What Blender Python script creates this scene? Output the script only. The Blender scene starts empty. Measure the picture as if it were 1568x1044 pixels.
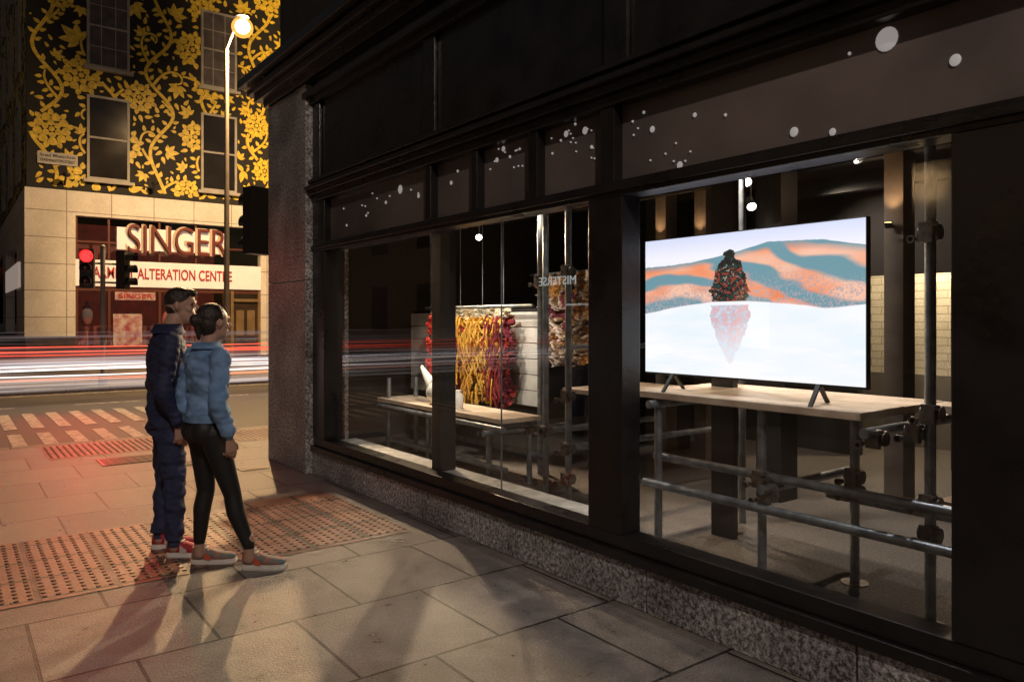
import bpy, bmesh, math, random
import numpy as np
from mathutils import Vector, Matrix, noise as mnoise
random.seed(7); np.random.seed(7)
scene=bpy.context.scene
scene.view_settings.view_transform='Standard'; scene.view_settings.look='None'
scene.view_settings.exposure=0

# ------------------------------------------------------------------ helpers
def empty(name):
    e=bpy.data.objects.new(name,None); scene.collection.objects.link(e); return e
def link(o,parent=None):
    scene.collection.objects.link(o)
    if parent is not None: o.parent=parent
    return o
def newmesh(name,verts,faces,mat=None,parent=None,smooth=False):
    me=bpy.data.meshes.new(name); me.from_pydata([tuple(v) for v in verts],[],faces); me.update()
    o=bpy.data.objects.new(name,me)
    if mat: me.materials.append(mat)
    if smooth:
        for p in me.polygons: p.use_smooth=True
    return link(o,parent)
class MB:
    """mesh builder: several shaped parts joined in one object"""
    def __init__(s): s.v=[]; s.f=[]; s.m=[]; s.sm=[]
    def add(s,vs,fs,mi=0,sm=False):
        b=len(s.v); s.v+= [tuple(v) for v in vs]
        for f in fs: s.f.append(tuple(i+b for i in f)); s.m.append(mi); s.sm.append(sm)
    def box(s,x0,x1,y0,y1,z0,z1,mi=0):
        vs=[(x0,y0,z0),(x1,y0,z0),(x1,y1,z0),(x0,y1,z0),(x0,y0,z1),(x1,y0,z1),(x1,y1,z1),(x0,y1,z1)]
        s.add(vs,[(3,2,1,0),(4,5,6,7),(0,1,5,4),(1,2,6,5),(2,3,7,6),(3,0,4,7)],mi)
    def cyl(s,p,q,r,r2=None,n=14,mi=0,cap=True,sm=True):
        p=Vector(p);q=Vector(q); r2=r if r2 is None else r2
        d=(q-p).normalized(); a=Vector((0,0,1)) if abs(d.z)<.9 else Vector((1,0,0))
        u=d.cross(a).normalized(); w=d.cross(u)
        vs=[];
        for c,rr in ((p,r),(q,r2)):
            for i in range(n):
                t=2*math.pi*i/n; vs.append(c+u*(rr*math.cos(t))+w*(rr*math.sin(t)))
        fs=[(i,(i+1)%n,n+(i+1)%n,n+i) for i in range(n)]
        s.add(vs,fs,mi,sm)
        if cap:
            s.add(vs,[tuple(range(n-1,-1,-1)),tuple(range(n,2*n))],mi)
    def tube(s,pts,r,n=10,mi=0):
        for a,b in zip(pts[:-1],pts[1:]): s.cyl(a,b,r,n=n,mi=mi)
    def sphere(s,c,rx,ry=None,rz=None,mi=0,nu=14,nv=8,zmin=-1):
        ry=rx if ry is None else ry; rz=rx if rz is None else rz
        vs=[];fs=[]
        for j in range(nv+1):
            ph=-math.pi/2+math.pi*j/nv
            for i in range(nu):
                t=2*math.pi*i/nu
                vs.append((c[0]+rx*math.cos(ph)*math.cos(t),c[1]+ry*math.cos(ph)*math.sin(t),c[2]+rz*max(zmin,math.sin(ph))))
        for j in range(nv):
            for i in range(nu):
                fs.append((j*nu+i,j*nu+(i+1)%nu,(j+1)*nu+(i+1)%nu,(j+1)*nu+i))
        s.add(vs,fs,mi,True)
    def loft(s,rings,mi=0,cap=True,sm=True):
        n=len(rings[0]); vs=[p for r in rings for p in r]; fs=[]
        for j in range(len(rings)-1):
            for i in range(n): fs.append((j*n+i,j*n+(i+1)%n,(j+1)*n+(i+1)%n,(j+1)*n+i))
        s.add(vs,fs,mi,sm)
        if cap: s.add(vs,[tuple(range(n-1,-1,-1)),tuple(range((len(rings)-1)*n,len(rings)*n))],mi)
    def obj(s,name,mats,parent=None,bevel=0):
        me=bpy.data.meshes.new(name); me.from_pydata(s.v,[],s.f)
        for m in (mats if isinstance(mats,(list,tuple)) else [mats]): me.materials.append(m)
        me.polygons.foreach_set('material_index',s.m); me.polygons.foreach_set('use_smooth',s.sm); me.update()
        o=bpy.data.objects.new(name,me); link(o,parent)
        if bevel:
            b=o.modifiers.new('bevel','BEVEL'); b.width=bevel; b.segments=2; b.limit_method='ANGLE'; b.angle_limit=math.radians(50)
        return o
def boxo(name,x0,x1,y0,y1,z0,z1,mat,parent=None,bevel=0):
    m=MB(); m.box(x0,x1,y0,y1,z0,z1); return m.obj(name,mat,parent,bevel)

def mat(name,col,rough=.6,metal=0,var=.0,vscale=3,bump=0,bscale=40,col2=None,emit=None,estr=0,spec=None,detail=5):
    m=bpy.data.materials.new(name); m.use_nodes=True; nt=m.node_tree; b=nt.nodes['Principled BSDF']
    b.inputs['Base Color'].default_value=(*col,1); b.inputs['Roughness'].default_value=rough; b.inputs['Metallic'].default_value=metal
    if spec is not None: b.inputs['Specular IOR Level'].default_value=spec
    tc=nt.nodes.new('ShaderNodeTexCoord')
    if var or col2:
        n=nt.nodes.new('ShaderNodeTexNoise'); n.inputs['Scale'].default_value=vscale; n.inputs['Detail'].default_value=detail
        nt.links.new(tc.outputs['Object'],n.inputs['Vector'])
        r=nt.nodes.new('ShaderNodeValToRGB'); r.color_ramp.elements[0].position=.35; r.color_ramp.elements[1].position=.65
        c2=col2 if col2 else tuple(c*(1-var) for c in col)
        r.color_ramp.elements[0].color=(*c2,1); r.color_ramp.elements[1].color=(*[min(1,c*(1+var*.5)) for c in col],1)
        nt.links.new(n.outputs['Fac'],r.inputs['Fac']); nt.links.new(r.outputs['Color'],b.inputs['Base Color'])
        mr=nt.nodes.new('ShaderNodeMapRange'); mr.inputs['To Min'].default_value=max(.03,rough-.12); mr.inputs['To Max'].default_value=min(1,rough+.12)
        nt.links.new(n.outputs['Fac'],mr.inputs['Value']); nt.links.new(mr.outputs[0],b.inputs['Roughness'])
    if bump:
        n=nt.nodes.new('ShaderNodeTexNoise'); n.inputs['Scale'].default_value=bscale; n.inputs['Detail'].default_value=6
        nt.links.new(tc.outputs['Object'],n.inputs['Vector'])
        bp=nt.nodes.new('ShaderNodeBump'); bp.inputs['Strength'].default_value=bump; bp.inputs['Distance'].default_value=.02
        nt.links.new(n.outputs['Fac'],bp.inputs['Height']); nt.links.new(bp.outputs[0],b.inputs['Normal'])
    if emit: b.inputs['Emission Color'].default_value=(*emit,1); b.inputs['Emission Strength'].default_value=estr
    return m
def glassmat(name,rough=.0,tint=(.97,.98,.98)):
    """thin window pane: clear, with a Schlick reflection that is the same from both sides"""
    m=bpy.data.materials.new(name); m.use_nodes=True; nt=m.node_tree; nt.nodes.clear()
    o=nt.nodes.new('ShaderNodeOutputMaterial'); mx=nt.nodes.new('ShaderNodeMixShader'); t=nt.nodes.new('ShaderNodeBsdfTransparent'); g=nt.nodes.new('ShaderNodeBsdfGlossy')
    f=nt.nodes.new('ShaderNodeLayerWeight'); f.inputs['Blend'].default_value=.5; g.inputs['Roughness'].default_value=rough
    t.inputs['Color'].default_value=(*tint,1)
    p=nt.nodes.new('ShaderNodeMath'); p.operation='POWER'; p.inputs[1].default_value=4.5
    mu=nt.nodes.new('ShaderNodeMath'); mu.operation='MULTIPLY_ADD'; mu.inputs[1].default_value=.92; mu.inputs[2].default_value=.08; mu.use_clamp=True
    nt.links.new(f.outputs['Facing'],p.inputs[0]); nt.links.new(p.outputs[0],mu.inputs[0]); nt.links.new(mu.outputs[0],mx.inputs[0]); nt.links.new(t.outputs[0],mx.inputs[1]); nt.links.new(g.outputs[0],mx.inputs[2]); nt.links.new(mx.outputs[0],o.inputs[0])
    return m
def vcolmat(name,emit=0,rough=.8):
    m=bpy.data.materials.new(name); m.use_nodes=True; nt=m.node_tree; b=nt.nodes['Principled BSDF']
    a=nt.nodes.new('ShaderNodeVertexColor'); a.layer_name='Col'
    b.inputs['Roughness'].default_value=rough
    if emit:
        b.inputs['Base Color'].default_value=(.01,.01,.01,1)
        nt.links.new(a.outputs[0],b.inputs['Emission Color']); b.inputs['Emission Strength'].default_value=emit
    else: nt.links.new(a.outputs[0],b.inputs['Base Color'])
    return m
def vnoise(u,v,seed=0,octs=4):
    out=np.zeros_like(u); amp=1; tot=0
    for o in range(octs):
        rs=np.random.RandomState(seed+o*17); G=rs.rand(64,64)
        x=u*2**o; y=v*2**o; xi=np.floor(x).astype(int); yi=np.floor(y).astype(int); fx=x-xi; fy=y-yi
        fx=fx*fx*(3-2*fx); fy=fy*fy*(3-2*fy); a=G[xi%64,yi%64]; b=G[(xi+1)%64,yi%64]; c=G[xi%64,(yi+1)%64]; d=G[(xi+1)%64,(yi+1)%64]
        out+=amp*((a*(1-fx)+b*fx)*(1-fy)+(c*(1-fx)+d*fx)*fy); tot+=amp; amp*=.5
    return out/tot
def setcol(me,cols):
    ca=me.color_attributes.new('Col','FLOAT_COLOR','POINT'); a=np.ones((len(me.vertices),4),dtype=np.float32); a[:,:3]=cols; ca.data.foreach_set('color',a.ravel())

# ------------------------------------------------------------------ camera
cam=bpy.data.cameras.new('camera'); co=bpy.data.objects.new('camera',cam); link(co); scene.camera=co
co.location=(0,0,1.55); co.rotation_euler=(math.radians(90),0,-math.atan2(864,1150))
cam.lens=26.4; cam.sensor_width=36; cam.shift_y=-.0204; cam.clip_end=1500; cam.clip_start=.05

# ------------------------------------------------------------------ sky
w=bpy.data.worlds.new('World'); scene.world=w; w.use_nodes=True; nt=w.node_tree
sk=nt.nodes.new('ShaderNodeTexSky'); sk.sky_type='NISHITA'; sk.sun_disc=False; sk.sun_elevation=math.radians(-1.5); sk.sun_rotation=math.radians(200)
nt.links.new(sk.outputs[0],nt.nodes['Background'].inputs[0]); nt.nodes['Background'].inputs[1].default_value=.15

# ------------------------------------------------------------------ materials
asphalt=mat('asphalt',(.06,.055,.05),.55,var=.3,vscale=1.2,bump=.5,bscale=90)
def slabmat(name,bw,rh,offx,offy,c1,c2,cm,ms=.009,rough=.42,off=.5,nscale=5,tint=.35,bump=.5):
    m=bpy.data.materials.new(name); m.use_nodes=True; nt=m.node_tree; b=nt.nodes['Principled BSDF']
    tc=nt.nodes.new('ShaderNodeTexCoord'); mp=nt.nodes.new('ShaderNodeMapping'); mp.inputs['Location'].default_value=(offx,offy,0)
    nt.links.new(tc.outputs['Object'],mp.inputs[0])
    br=nt.nodes.new('ShaderNodeTexBrick'); br.offset=off; br.inputs['Scale'].default_value=1; br.inputs['Brick Width'].default_value=bw; br.inputs['Row Height'].default_value=rh
    br.inputs['Mortar Size'].default_value=ms; br.inputs['Mortar Smooth'].default_value=.15; br.inputs['Color1'].default_value=(*c1,1); br.inputs['Color2'].default_value=(*c2,1); br.inputs['Mortar'].default_value=(*cm,1); br.inputs['Bias'].default_value=0
    nt.links.new(mp.outputs[0],br.inputs['Vector'])
    n=nt.nodes.new('ShaderNodeTexNoise'); n.inputs['Scale'].default_value=nscale; n.inputs['Detail'].default_value=9; n.inputs['Roughness'].default_value=.7; nt.links.new(tc.outputs['Object'],n.inputs['Vector'])
    n2=nt.nodes.new('ShaderNodeTexNoise'); n2.inputs['Scale'].default_value=95; n2.inputs['Detail'].default_value=4; n2.inputs['Roughness'].default_value=.7; nt.links.new(tc.outputs['Object'],n2.inputs['Vector'])
    r=nt.nodes.new('ShaderNodeMapRange'); r.inputs['From Min'].default_value=.3; r.inputs['From Max'].default_value=.7; r.inputs['To Min'].default_value=1-tint; r.inputs['To Max'].default_value=1+tint; nt.links.new(n.outputs['Fac'],r.inputs[0])
    r2=nt.nodes.new('ShaderNodeMapRange'); r2.inputs['From Min'].default_value=.35; r2.inputs['From Max'].default_value=.65; r2.inputs['To Min'].default_value=.62; r2.inputs['To Max'].default_value=1.4; nt.links.new(n2.outputs['Fac'],r2.inputs[0])
    mm=nt.nodes.new('ShaderNodeMath'); mm.operation='MULTIPLY'; nt.links.new(r.outputs[0],mm.inputs[0]); nt.links.new(r2.outputs[0],mm.inputs[1])
    vm=nt.nodes.new('ShaderNodeVectorMath'); vm.operation='SCALE'; nt.links.new(br.outputs['Color'],vm.inputs[0]); nt.links.new(mm.outputs[0],vm.inputs['Scale'])
    nt.links.new(vm.outputs[0],b.inputs['Base Color'])
    rr=nt.nodes.new('ShaderNodeMapRange'); rr.inputs['From Min'].default_value=.3; rr.inputs['From Max'].default_value=.7; rr.inputs['To Min'].default_value=rough-.12; rr.inputs['To Max'].default_value=rough+.15; nt.links.new(n.outputs['Fac'],rr.inputs[0]); nt.links.new(rr.outputs[0],b.inputs['Roughness'])
    s=nt.nodes.new('ShaderNodeMath'); s.operation='MULTIPLY'; s.inputs[1].default_value=-.9; nt.links.new(br.outputs['Fac'],s.inputs[0])
    s2=nt.nodes.new('ShaderNodeMath'); s2.operation='MULTIPLY_ADD'; s2.inputs[1].default_value=.7; nt.links.new(n2.outputs['Fac'],s2.inputs[0]); nt.links.new(s.outputs[0],s2.inputs[2])
    s3=nt.nodes.new('ShaderNodeMath'); s3.operation='MULTIPLY_ADD'; s3.inputs[1].default_value=.8; nt.links.new(n.outputs['Fac'],s3.inputs[0]); nt.links.new(s2.outputs[0],s3.inputs[2])
    bp=nt.nodes.new('ShaderNodeBump'); bp.inputs['Strength'].default_value=bump; bp.inputs['Distance'].default_value=.012; nt.links.new(s3.outputs[0],bp.inputs['Height']); nt.links.new(bp.outputs[0],b.inputs['Normal'])
    return m
paving=slabmat('paving_slabs',.74,.78,.05,-.65,(.235,.21,.19),(.145,.13,.122),(.022,.019,.017),rough=.36,tint=.45,bump=.8)
tactile_m=slabmat('tactile_red',.4,.4,0,-.1,(.25,.10,.06),(.17,.08,.06),(.02,.018,.016),ms=.016,off=0,rough=.36)
kerbm=mat('kerb_granite',(.22,.2,.18),.6,var=.3,vscale=30,bump=.3)
roadpaint=mat('road_paint',(.55,.5,.45),.55,col2=(.16,.14,.12),vscale=9,bump=.2,bscale=80)
blackwood=mat('black_paint',(.014,.013,.014),.30,var=.4,vscale=4,bump=.12,bscale=18)
blackmatt=mat('black_matt',(.014,.013,.014),.7,var=.3,vscale=3)
steel=mat('galvanised_tube',(.30,.33,.36),.38,metal=.7,var=.35,vscale=14,bump=.1,bscale=60)
steelb=mat('coupler_steel',(.22,.19,.17),.45,metal=.7,var=.4,vscale=30)
board=mat('scaffold_board',(.66,.54,.42),.6,col2=(.46,.35,.25),vscale=6,bump=.2,bscale=25)
carpet=mat('carpet',(.13,.115,.105),.95,var=.4,vscale=60,bump=.6,bscale=120)
darkwall=mat('dark_wall',(.036,.033,.035),.7,var=.3,vscale=2)
ledge=mat('pale_ledge',(.42,.42,.40),.5,var=.3,vscale=10)
glass=glassmat('window_glass')
goldp=mat('gold_paint',(.76,.54,.045),.5,var=.3,vscale=7)
blackwall=mat('black_render',(.012,.011,.010),.75,var=.4,vscale=1.5,bump=.3,bscale=30)
tiles=slabmat('cream_tiles',1.25,.82,.1,0,(.70,.66,.60),(.62,.58,.52),(.2,.17,.14),ms=.012,off=0,rough=.4,tint=.12,nscale=1.5,bump=.2)
whitep=mat('white_paint',(.50,.48,.45),.5,var=.1,vscale=3)
signwhite=mat('sign_white',(.82,.78,.74),.4,var=.07,vscale=2,emit=(1,.80,.68),estr=.22)  # emission puts a faint warm light into the boards to brighten them
redp=mat('sign_red',(.42,.03,.022),.5)
darkpane=mat('dark_pane',(.02,.018,.02),.08,var=.3,vscale=.8)
curtain=mat('net_curtain',(.09,.08,.09),.6,var=.4,vscale=3)
polem=mat('lamp_post_paint',(.20,.17,.13),.6,metal=.1,var=.15)
blackplastic=mat('black_plastic',(.012,.012,.012),.4)

def granite(name,base,dark,lite):
    m=bpy.data.materials.new(name); m.use_nodes=True; nt=m.node_tree; b=nt.nodes['Principled BSDF']; tc=nt.nodes.new('ShaderNodeTexCoord')
    v=nt.nodes.new('ShaderNodeTexNoise'); v.inputs['Scale'].default_value=42; v.inputs['Detail'].default_value=7; v.inputs['Roughness'].default_value=.8; nt.links.new(tc.outputs['Object'],v.inputs['Vector'])
    r=nt.nodes.new('ShaderNodeValToRGB'); e=r.color_ramp.elements; e[0].position=.42; e[0].color=(*dark,1); e[1].position=.60; e[1].color=(*lite,1); k=e.new(.5); k.color=(*base,1)
    nt.links.new(v.outputs['Fac'],r.inputs[0])
    n=nt.nodes.new('ShaderNodeTexNoise'); n.inputs['Scale'].default_value=2.2; n.inputs['Detail'].default_value=6; nt.links.new(tc.outputs['Object'],n.inputs['Vector'])
    mr=nt.nodes.new('ShaderNodeMapRange'); mr.inputs['From Min'].default_value=.35; mr.inputs['From Max'].default_value=.65; mr.inputs['To Min'].default_value=.55; mr.inputs['To Max'].default_value=1.2; nt.links.new(n.outputs['Fac'],mr.inputs[0])
    vm=nt.nodes.new('ShaderNodeVectorMath'); vm.operation='SCALE'; nt.links.new(r.outputs[0],vm.inputs[0]); nt.links.new(mr.outputs[0],vm.inputs['Scale']); nt.links.new(vm.outputs[0],b.inputs['Base Color'])
    b.inputs['Roughness'].default_value=.5
    bp=nt.nodes.new('ShaderNodeBump'); bp.inputs['Strength'].default_value=.4; bp.inputs['Distance'].default_value=.01; nt.links.new(v.outputs['Fac'],bp.inputs['Height']); nt.links.new(bp.outputs[0],b.inputs['Normal'])
    return m
gran=granite('granite',(.33,.315,.315),(.07,.062,.062),(.70,.68,.68))

# ------------------------------------------------------------------ ground
newmesh('ground',[(-400,-400,-.125),(400,-400,-.125),(400,400,-.125),(-400,400,-.125)],[(0,1,2,3)],asphalt)
pv=empty('pavement')
m=MB(); m.box(-3,14,-14,10.85,-.13,0); m.obj('slabs',paving,pv)
m=MB(); 
for i in range(19):
    m.box(-3+i*.9,-3+i*.9+.893,10.85,11.0,-.13,.002)
m.obj('kerb',kerbm,pv,.012)
m=MB()
for i in range(28): m.box(-3.15,-3.002,-14+i*.9,-14+i*.9+.893,-.13,.002)
m.obj('side_kerb',kerbm,pv,.012)
pf=empty('pavement')
m=MB(); m.box(.35,30,20.0,26.98,-.13,0); m.box(.35,1.88,26.98,70,-.13,0); m.obj('slabs',paving,pf)
m=MB()
for i in range(33): m.box(.35+i*.9,.35+i*.9+.893,19.85,19.998,-.13,.003)
m.obj('kerb',kerbm,pf,.012)

# tactile paving with blisters
tp=empty('tactile_paving')
newmesh('slab_field',[(-1.2,4.85,.004),(2.0,4.85,.004),(2.0,6.25,.004),(-1.2,6.25,.004)],[(0,1,2,3)],tactile_m,tp)
newmesh('brick_field',[(2.002,4.85,.004),(2.72,4.85,.004),(2.72,6.45,.004),(2.002,6.45,.004)],[(0,1,2,3)],tactile_m,tp)
newmesh('kerb_field',[(.9,9.75,.004),(7,9.75,.004),(7,10.8,.004),(.9,10.8,.004)],[(0,1,2,3)],tactile_m,tp)
m=MB()
def blisters(x0,x1,y0,y1):
    nx=int(round((x1-x0)/.0667)); ny=int(round((y1-y0)/.0667))
    for i in range(nx):
        for j in range(ny):
            x=x0+(i+.5)*.0667; y=y0+(j+.5)*.0667; vs=[];fs=[]
            for rr,z in ((.0165,.004),(.011,.0088)):
                for k in range(7): vs.append((x+rr*math.cos(k*.8976),y+rr*math.sin(k*.8976),z))
            fs=[(k,(k+1)%7,7+(k+1)%7,7+k) for k in range(7)]+[tuple(range(7,14))]
            m.add(vs,fs,0,False)
blisters(-1.2,2.72,4.9,6.25); blisters(.9,4.5,9.8,10.75)
bl=mat('tactile_blister',(.13,.06,.045),.45,var=.5,vscale=6); m.obj('blisters',bl,tp)
# manhole covers
for (x,y,s) in ((1.65,9.2,.34),(2.15,8.6,.2),(2.55,7.9,.14)):
    e=empty('manhole_cover'); m=MB(); m.box(x-s,x+s,y-s*.7,y+s*.7,.001,.007)
    for i in range(8):
        for j in range(5):
            cx=x-s+.03+(i+.5)*(2*s-.06)/8; cy=y-s*.7+.03+(j+.5)*(1.4*s-.06)/5; m.box(cx-s*.09,cx+s*.09,cy-s*.09,cy+s*.09,.007,.011)
    m.obj('cover',mat('cast_iron',(.07,.055,.045),.4,metal=.6,var=.3,vscale=20),e)
# road crossing bars
m=MB()
for i in range(16):
    x=-2.2+i*.36; m.box(x,x+.17,11.35,13.1,-.123,-.119)
for i in range(16):
    x=-2.2+i*.36; m.box(x,x+.17,13.7,15.9,-.123,-.119)
m.obj('road_markings',roadpaint)
m=MB()
for k in range(14): m.box(-9+k*2.2,-9+k*2.2+1.2,17.0,17.1,-.123,-.119)
m.box(-14,14,19.5,19.58,-.123,-.119); m.box(-14,14,19.66,19.74,-.123,-.119)
m.obj('road_markings',roadpaint)

# ------------------------------------------------------------------ far corner building with gold floral mural
Y0=27.0; XL=1.9
fb=empty('corner_shop_building')
boxo('upper_walls',XL,22,Y0,60,5.6,16.4,blackwall,fb)
boxo('parapet',XL-.12,22,Y0-.12,60,16.4,16.75,blackwall,fb)
m=MB(); # ground-floor cladding
m.box(XL-.05,22,Y0-.05,Y0+.3,4.82,5.58)            # fascia band
m.box(XL-.05,3.19,Y0-.05,Y0+.3,1.04,4.82)          # left pier
m.box(8.98,9.6,Y0-.05,Y0+.3,.3,4.82); m.box(12.5,13.2,Y0-.05,Y0+.3,.3,4.82)
m.box(XL-.05,XL+.25,Y0+.3,Y0+3.2,1.04,5.58); m.box(XL-.05,XL+.25,Y0+3.2,60,4.2,5.58); m.box(XL-.05,XL+.25,Y0+9,Y0+11,1.04,4.2);m.box(XL-.05,XL+.25,Y0+20,60,1.04,4.2)
def vertical(mt):
    m2=mt.copy(); nt=m2.node_tree; mp=[n for n in nt.nodes if n.type=='MAPPING'][0]
    tc=[n for n in nt.nodes if n.type=='TEX_COORD'][0]
    s=nt.nodes.new('ShaderNodeSeparateXYZ'); c=nt.nodes.new('ShaderNodeCombineXYZ'); a=nt.nodes.new('ShaderNodeMath'); a.operation='ADD'
    nt.links.new(tc.outputs['Object'],s.inputs[0]); nt.links.new(s.outputs[0],a.inputs[0]); nt.links.new(s.outputs[1],a.inputs[1]); nt.links.new(a.outputs[0],c.inputs[0]); nt.links.new(s.outputs[2],c.inputs[1]); nt.links.new(c.outputs[0],mp.inputs[0])
    return m2
tilesv=vertical(tiles); m.obj('tile_cladding',tilesv,fb)
m=MB(); m.box(XL-.02,3.19,Y0-.02,Y0+.3,0,1.04); m.box(3.19,7.85,Y0-.03,Y0+.3,0,.54); m.box(XL-.02,XL+.2,Y0+.3,60,0,1.04)
m.box(3.19,22,Y0+2.8,Y0+3,0,4.82); m.box(9.6,12.5,Y0+.1,Y0+.2,0,.6)
m.obj('plinth',mat('dark_plinth',(.05,.035,.03),.4,var=.3),fb)
# shopfront frames
m=MB()
for x in (3.19,4.1,5.6,6.75,7.78): m.box(x,x+.08,Y0+.02,Y0+.14,.54,2.6); m.box(x,x+.06,Y0+.02,Y0+.14,3.5,4.82)
m.box(3.19,8.98,Y0+.025,Y0+.135,4.0,4.06); m.box(3.19,8.98,Y0+.025,Y0+.135,.54,.64); m.box(3.19,8.98,Y0+.025,Y0+.135,2.48,2.6)
m.obj('shopfront_frames',mat('bronze_frame',(.14,.05,.035),.4,metal=.4),fb)
newmesh('shopfront_glass',[(3.2,Y0+.08,.54),(12.5,Y0+.08,.54),(12.5,Y0+.08,4.8),(3.2,Y0+.08,4.8)],[(0,1,2,3)],glass,fb)
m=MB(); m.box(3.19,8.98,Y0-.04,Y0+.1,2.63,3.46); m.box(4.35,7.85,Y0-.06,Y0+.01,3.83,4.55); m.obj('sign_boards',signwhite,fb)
m=MB(); m.box(3.3,7.7,Y0+1.2,Y0+1.25,.55,4.7); m.obj('window_backdrop',mat('shop_backdrop',(.20,.035,.03),.7,col2=(.02,.01,.01),vscale=1.6,emit=(.5,.08,.05),estr=.07),fb)
m=MB()
for x,z,h in ((3.6,.6,1.3),(6.0,.6,1.1),(6.6,.6,1.5),(7.2,.6,1.2)): m.cyl((x,Y0+.7,z),(x,Y0+.7,z+.6),.03); m.sphere((x,Y0+.7,z+h-.2),.17,.12,.35); m.sphere((x,Y0+.7,z+h+.2),.06)
m.obj('dress_forms',mat('fabric_mix',(.35,.1,.1),.8,col2=(.1,.1,.15),vscale=2),fb)
# posters
m=MB(); m.box(4.25,5.1,Y0+.0,Y0+.02,.7,1.75); m.box(4.3,5.5,Y0-.005,Y0+.015,2.2,2.46); m.obj('posters',mat('poster',(.5,.42,.4),.6,col2=(.3,.05,.08),vscale=5),fb)
m=MB(); m.box(8.05,8.9,Y0+.1,Y0+.16,0,2.2); m.obj('door_leaf',mat('door_brown',(.05,.03,.02),.4,var=.3),fb)
m=MB(); m.box(7.95,8.05,Y0+.02,Y0+.16,0,2.6); m.box(8.9,8.98,Y0+.02,Y0+.16,0,2.6); m.box(8.05,8.9,Y0+.02,Y0+.16,2.2,2.3)
m.box(8.15,8.42,Y0+.07,Y0+.1,1.0,1.9); m.box(8.53,8.8,Y0+.07,Y0+.1,1.0,1.9); m.obj('door_frame',mat('door_frame_gold',(.2,.13,.06),.5,var=.2),fb)
def text(body,x,y,z,wid,h,mt,parent,ext=.03,rotz=0,name='lettering',mirror=False,bold=0):
    c=bpy.data.curves.new(name,'FONT'); c.body=body; c.extrude=ext; c.offset=bold; c.align_x='LEFT'
    o=bpy.data.objects.new(name,c); link(o,parent); c.materials.append(mt)
    bpy.context.view_layer.update(); d=o.dimensions
    sx=wid/max(d.x,.01); sy=h/max(d.y,.01)
    o.rotation_euler=(math.radians(90),0,rotz); o.scale=(-sx if mirror else sx,sy,1); o.location=(x,y,z); return o
text('SINGER',4.62,Y0-.14,3.74,3.1,.92,mat('letter_dark_red',(.14,.02,.015),.5),fb,.05,bold=-.008)
text('SINGER',4.57,Y0-.08,3.76,3.14,.96,mat('letter_edge',(.55,.42,.33),.5),fb,.008,bold=.012)
text('GARMENT ALTERATION CENTRE',3.45,Y0-.06,2.90,4.5,.36,redp,fb,.01,bold=.014)
text('SINGER',4.4,Y0-.02,2.26,1.0,.15,redp,fb,.005)
boxo('street_name_plate',2.18,3.25,Y0-.05,Y0-.02,6.34,6.70,whitep,fb)
text('Sraid Bhaiscliath',2.24,Y0-.06,6.56,.95,.09,blackplastic,fb,.003)
text('WASHINGTON STREET',2.24,Y0-.06,6.41,.95,.09,blackplastic,fb,.003)
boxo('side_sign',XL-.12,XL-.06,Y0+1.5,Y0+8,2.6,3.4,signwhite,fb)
m=MB(); m.cyl((5.4,Y0-.4,6.0),(5.4,Y0,5.75),.03); m.sphere((5.4,Y0-.42,6.0),.12,.12,.08); m.cyl((2.9,Y0-.4,6.0),(2.9,Y0,5.75),.03); m.sphere((2.9,Y0-.42,6.0),.12,.12,.08)
m.obj('sign_floodlights',blackplastic,fb)
# sash windows
def sash(x0,x1,z0,z1,nb=1,cur=False):
    m=MB(); t=.075; yy=Y0-.085
    m.box(x0,x0+t,yy,Y0+.0,z0,z1);m.box(x1-t,x1,yy,Y0,z0,z1);m.box(x0+t,x1-t,yy+.002,Y0,z1-t,z1);m.box(x0+t,x1-t,yy+.002,Y0,z0,z0+t)
    zm=(z0+z1)/2; m.box(x0+t,x1-t,yy+.01,Y0,zm-.03,zm+.03)
    for i in range(1,nb+1):
        x=x0+(x1-x0)*i/(nb+1); m.box(x-.011,x+.011,yy+.02,Y0-.02,z0+t,z1-t)
    if nb>1:
        for z in (z0+(zm-z0)/2,zm+(z1-zm)/2): m.box(x0+t,x1-t,yy+.024,Y0-.02,z-.011,z+.011)
    m.box(x0-.1,x1+.1,Y0-.16,Y0,z0-.1,z0-.002)
    m.obj('sash_frame',mat_sash,fb)
    boxo('sash_pane',x0+t-.01,x1-t+.01,Y0-.05,Y0-.001,z0+t-.01,z1-t+.01,curtain if cur else darkpane,fb)
mat_sash=mat('sash_paint',(.34,.32,.29),.5,var=.2)
wins=[]
for r,(z0,z1) in enumerate(((6.0,8.66),(9.56,12.2),(13.1,15.4))):
    for c,(x0,x1) in enumerate(((3.5,4.72),(6.93,8.13),(11.2,12.4),(14.6,15.8))):
        sash(x0,x1,z0,z1,0 if r==0 else 2,cur=(r>0)); wins.append((x0,x1,z0,z1))
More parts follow.
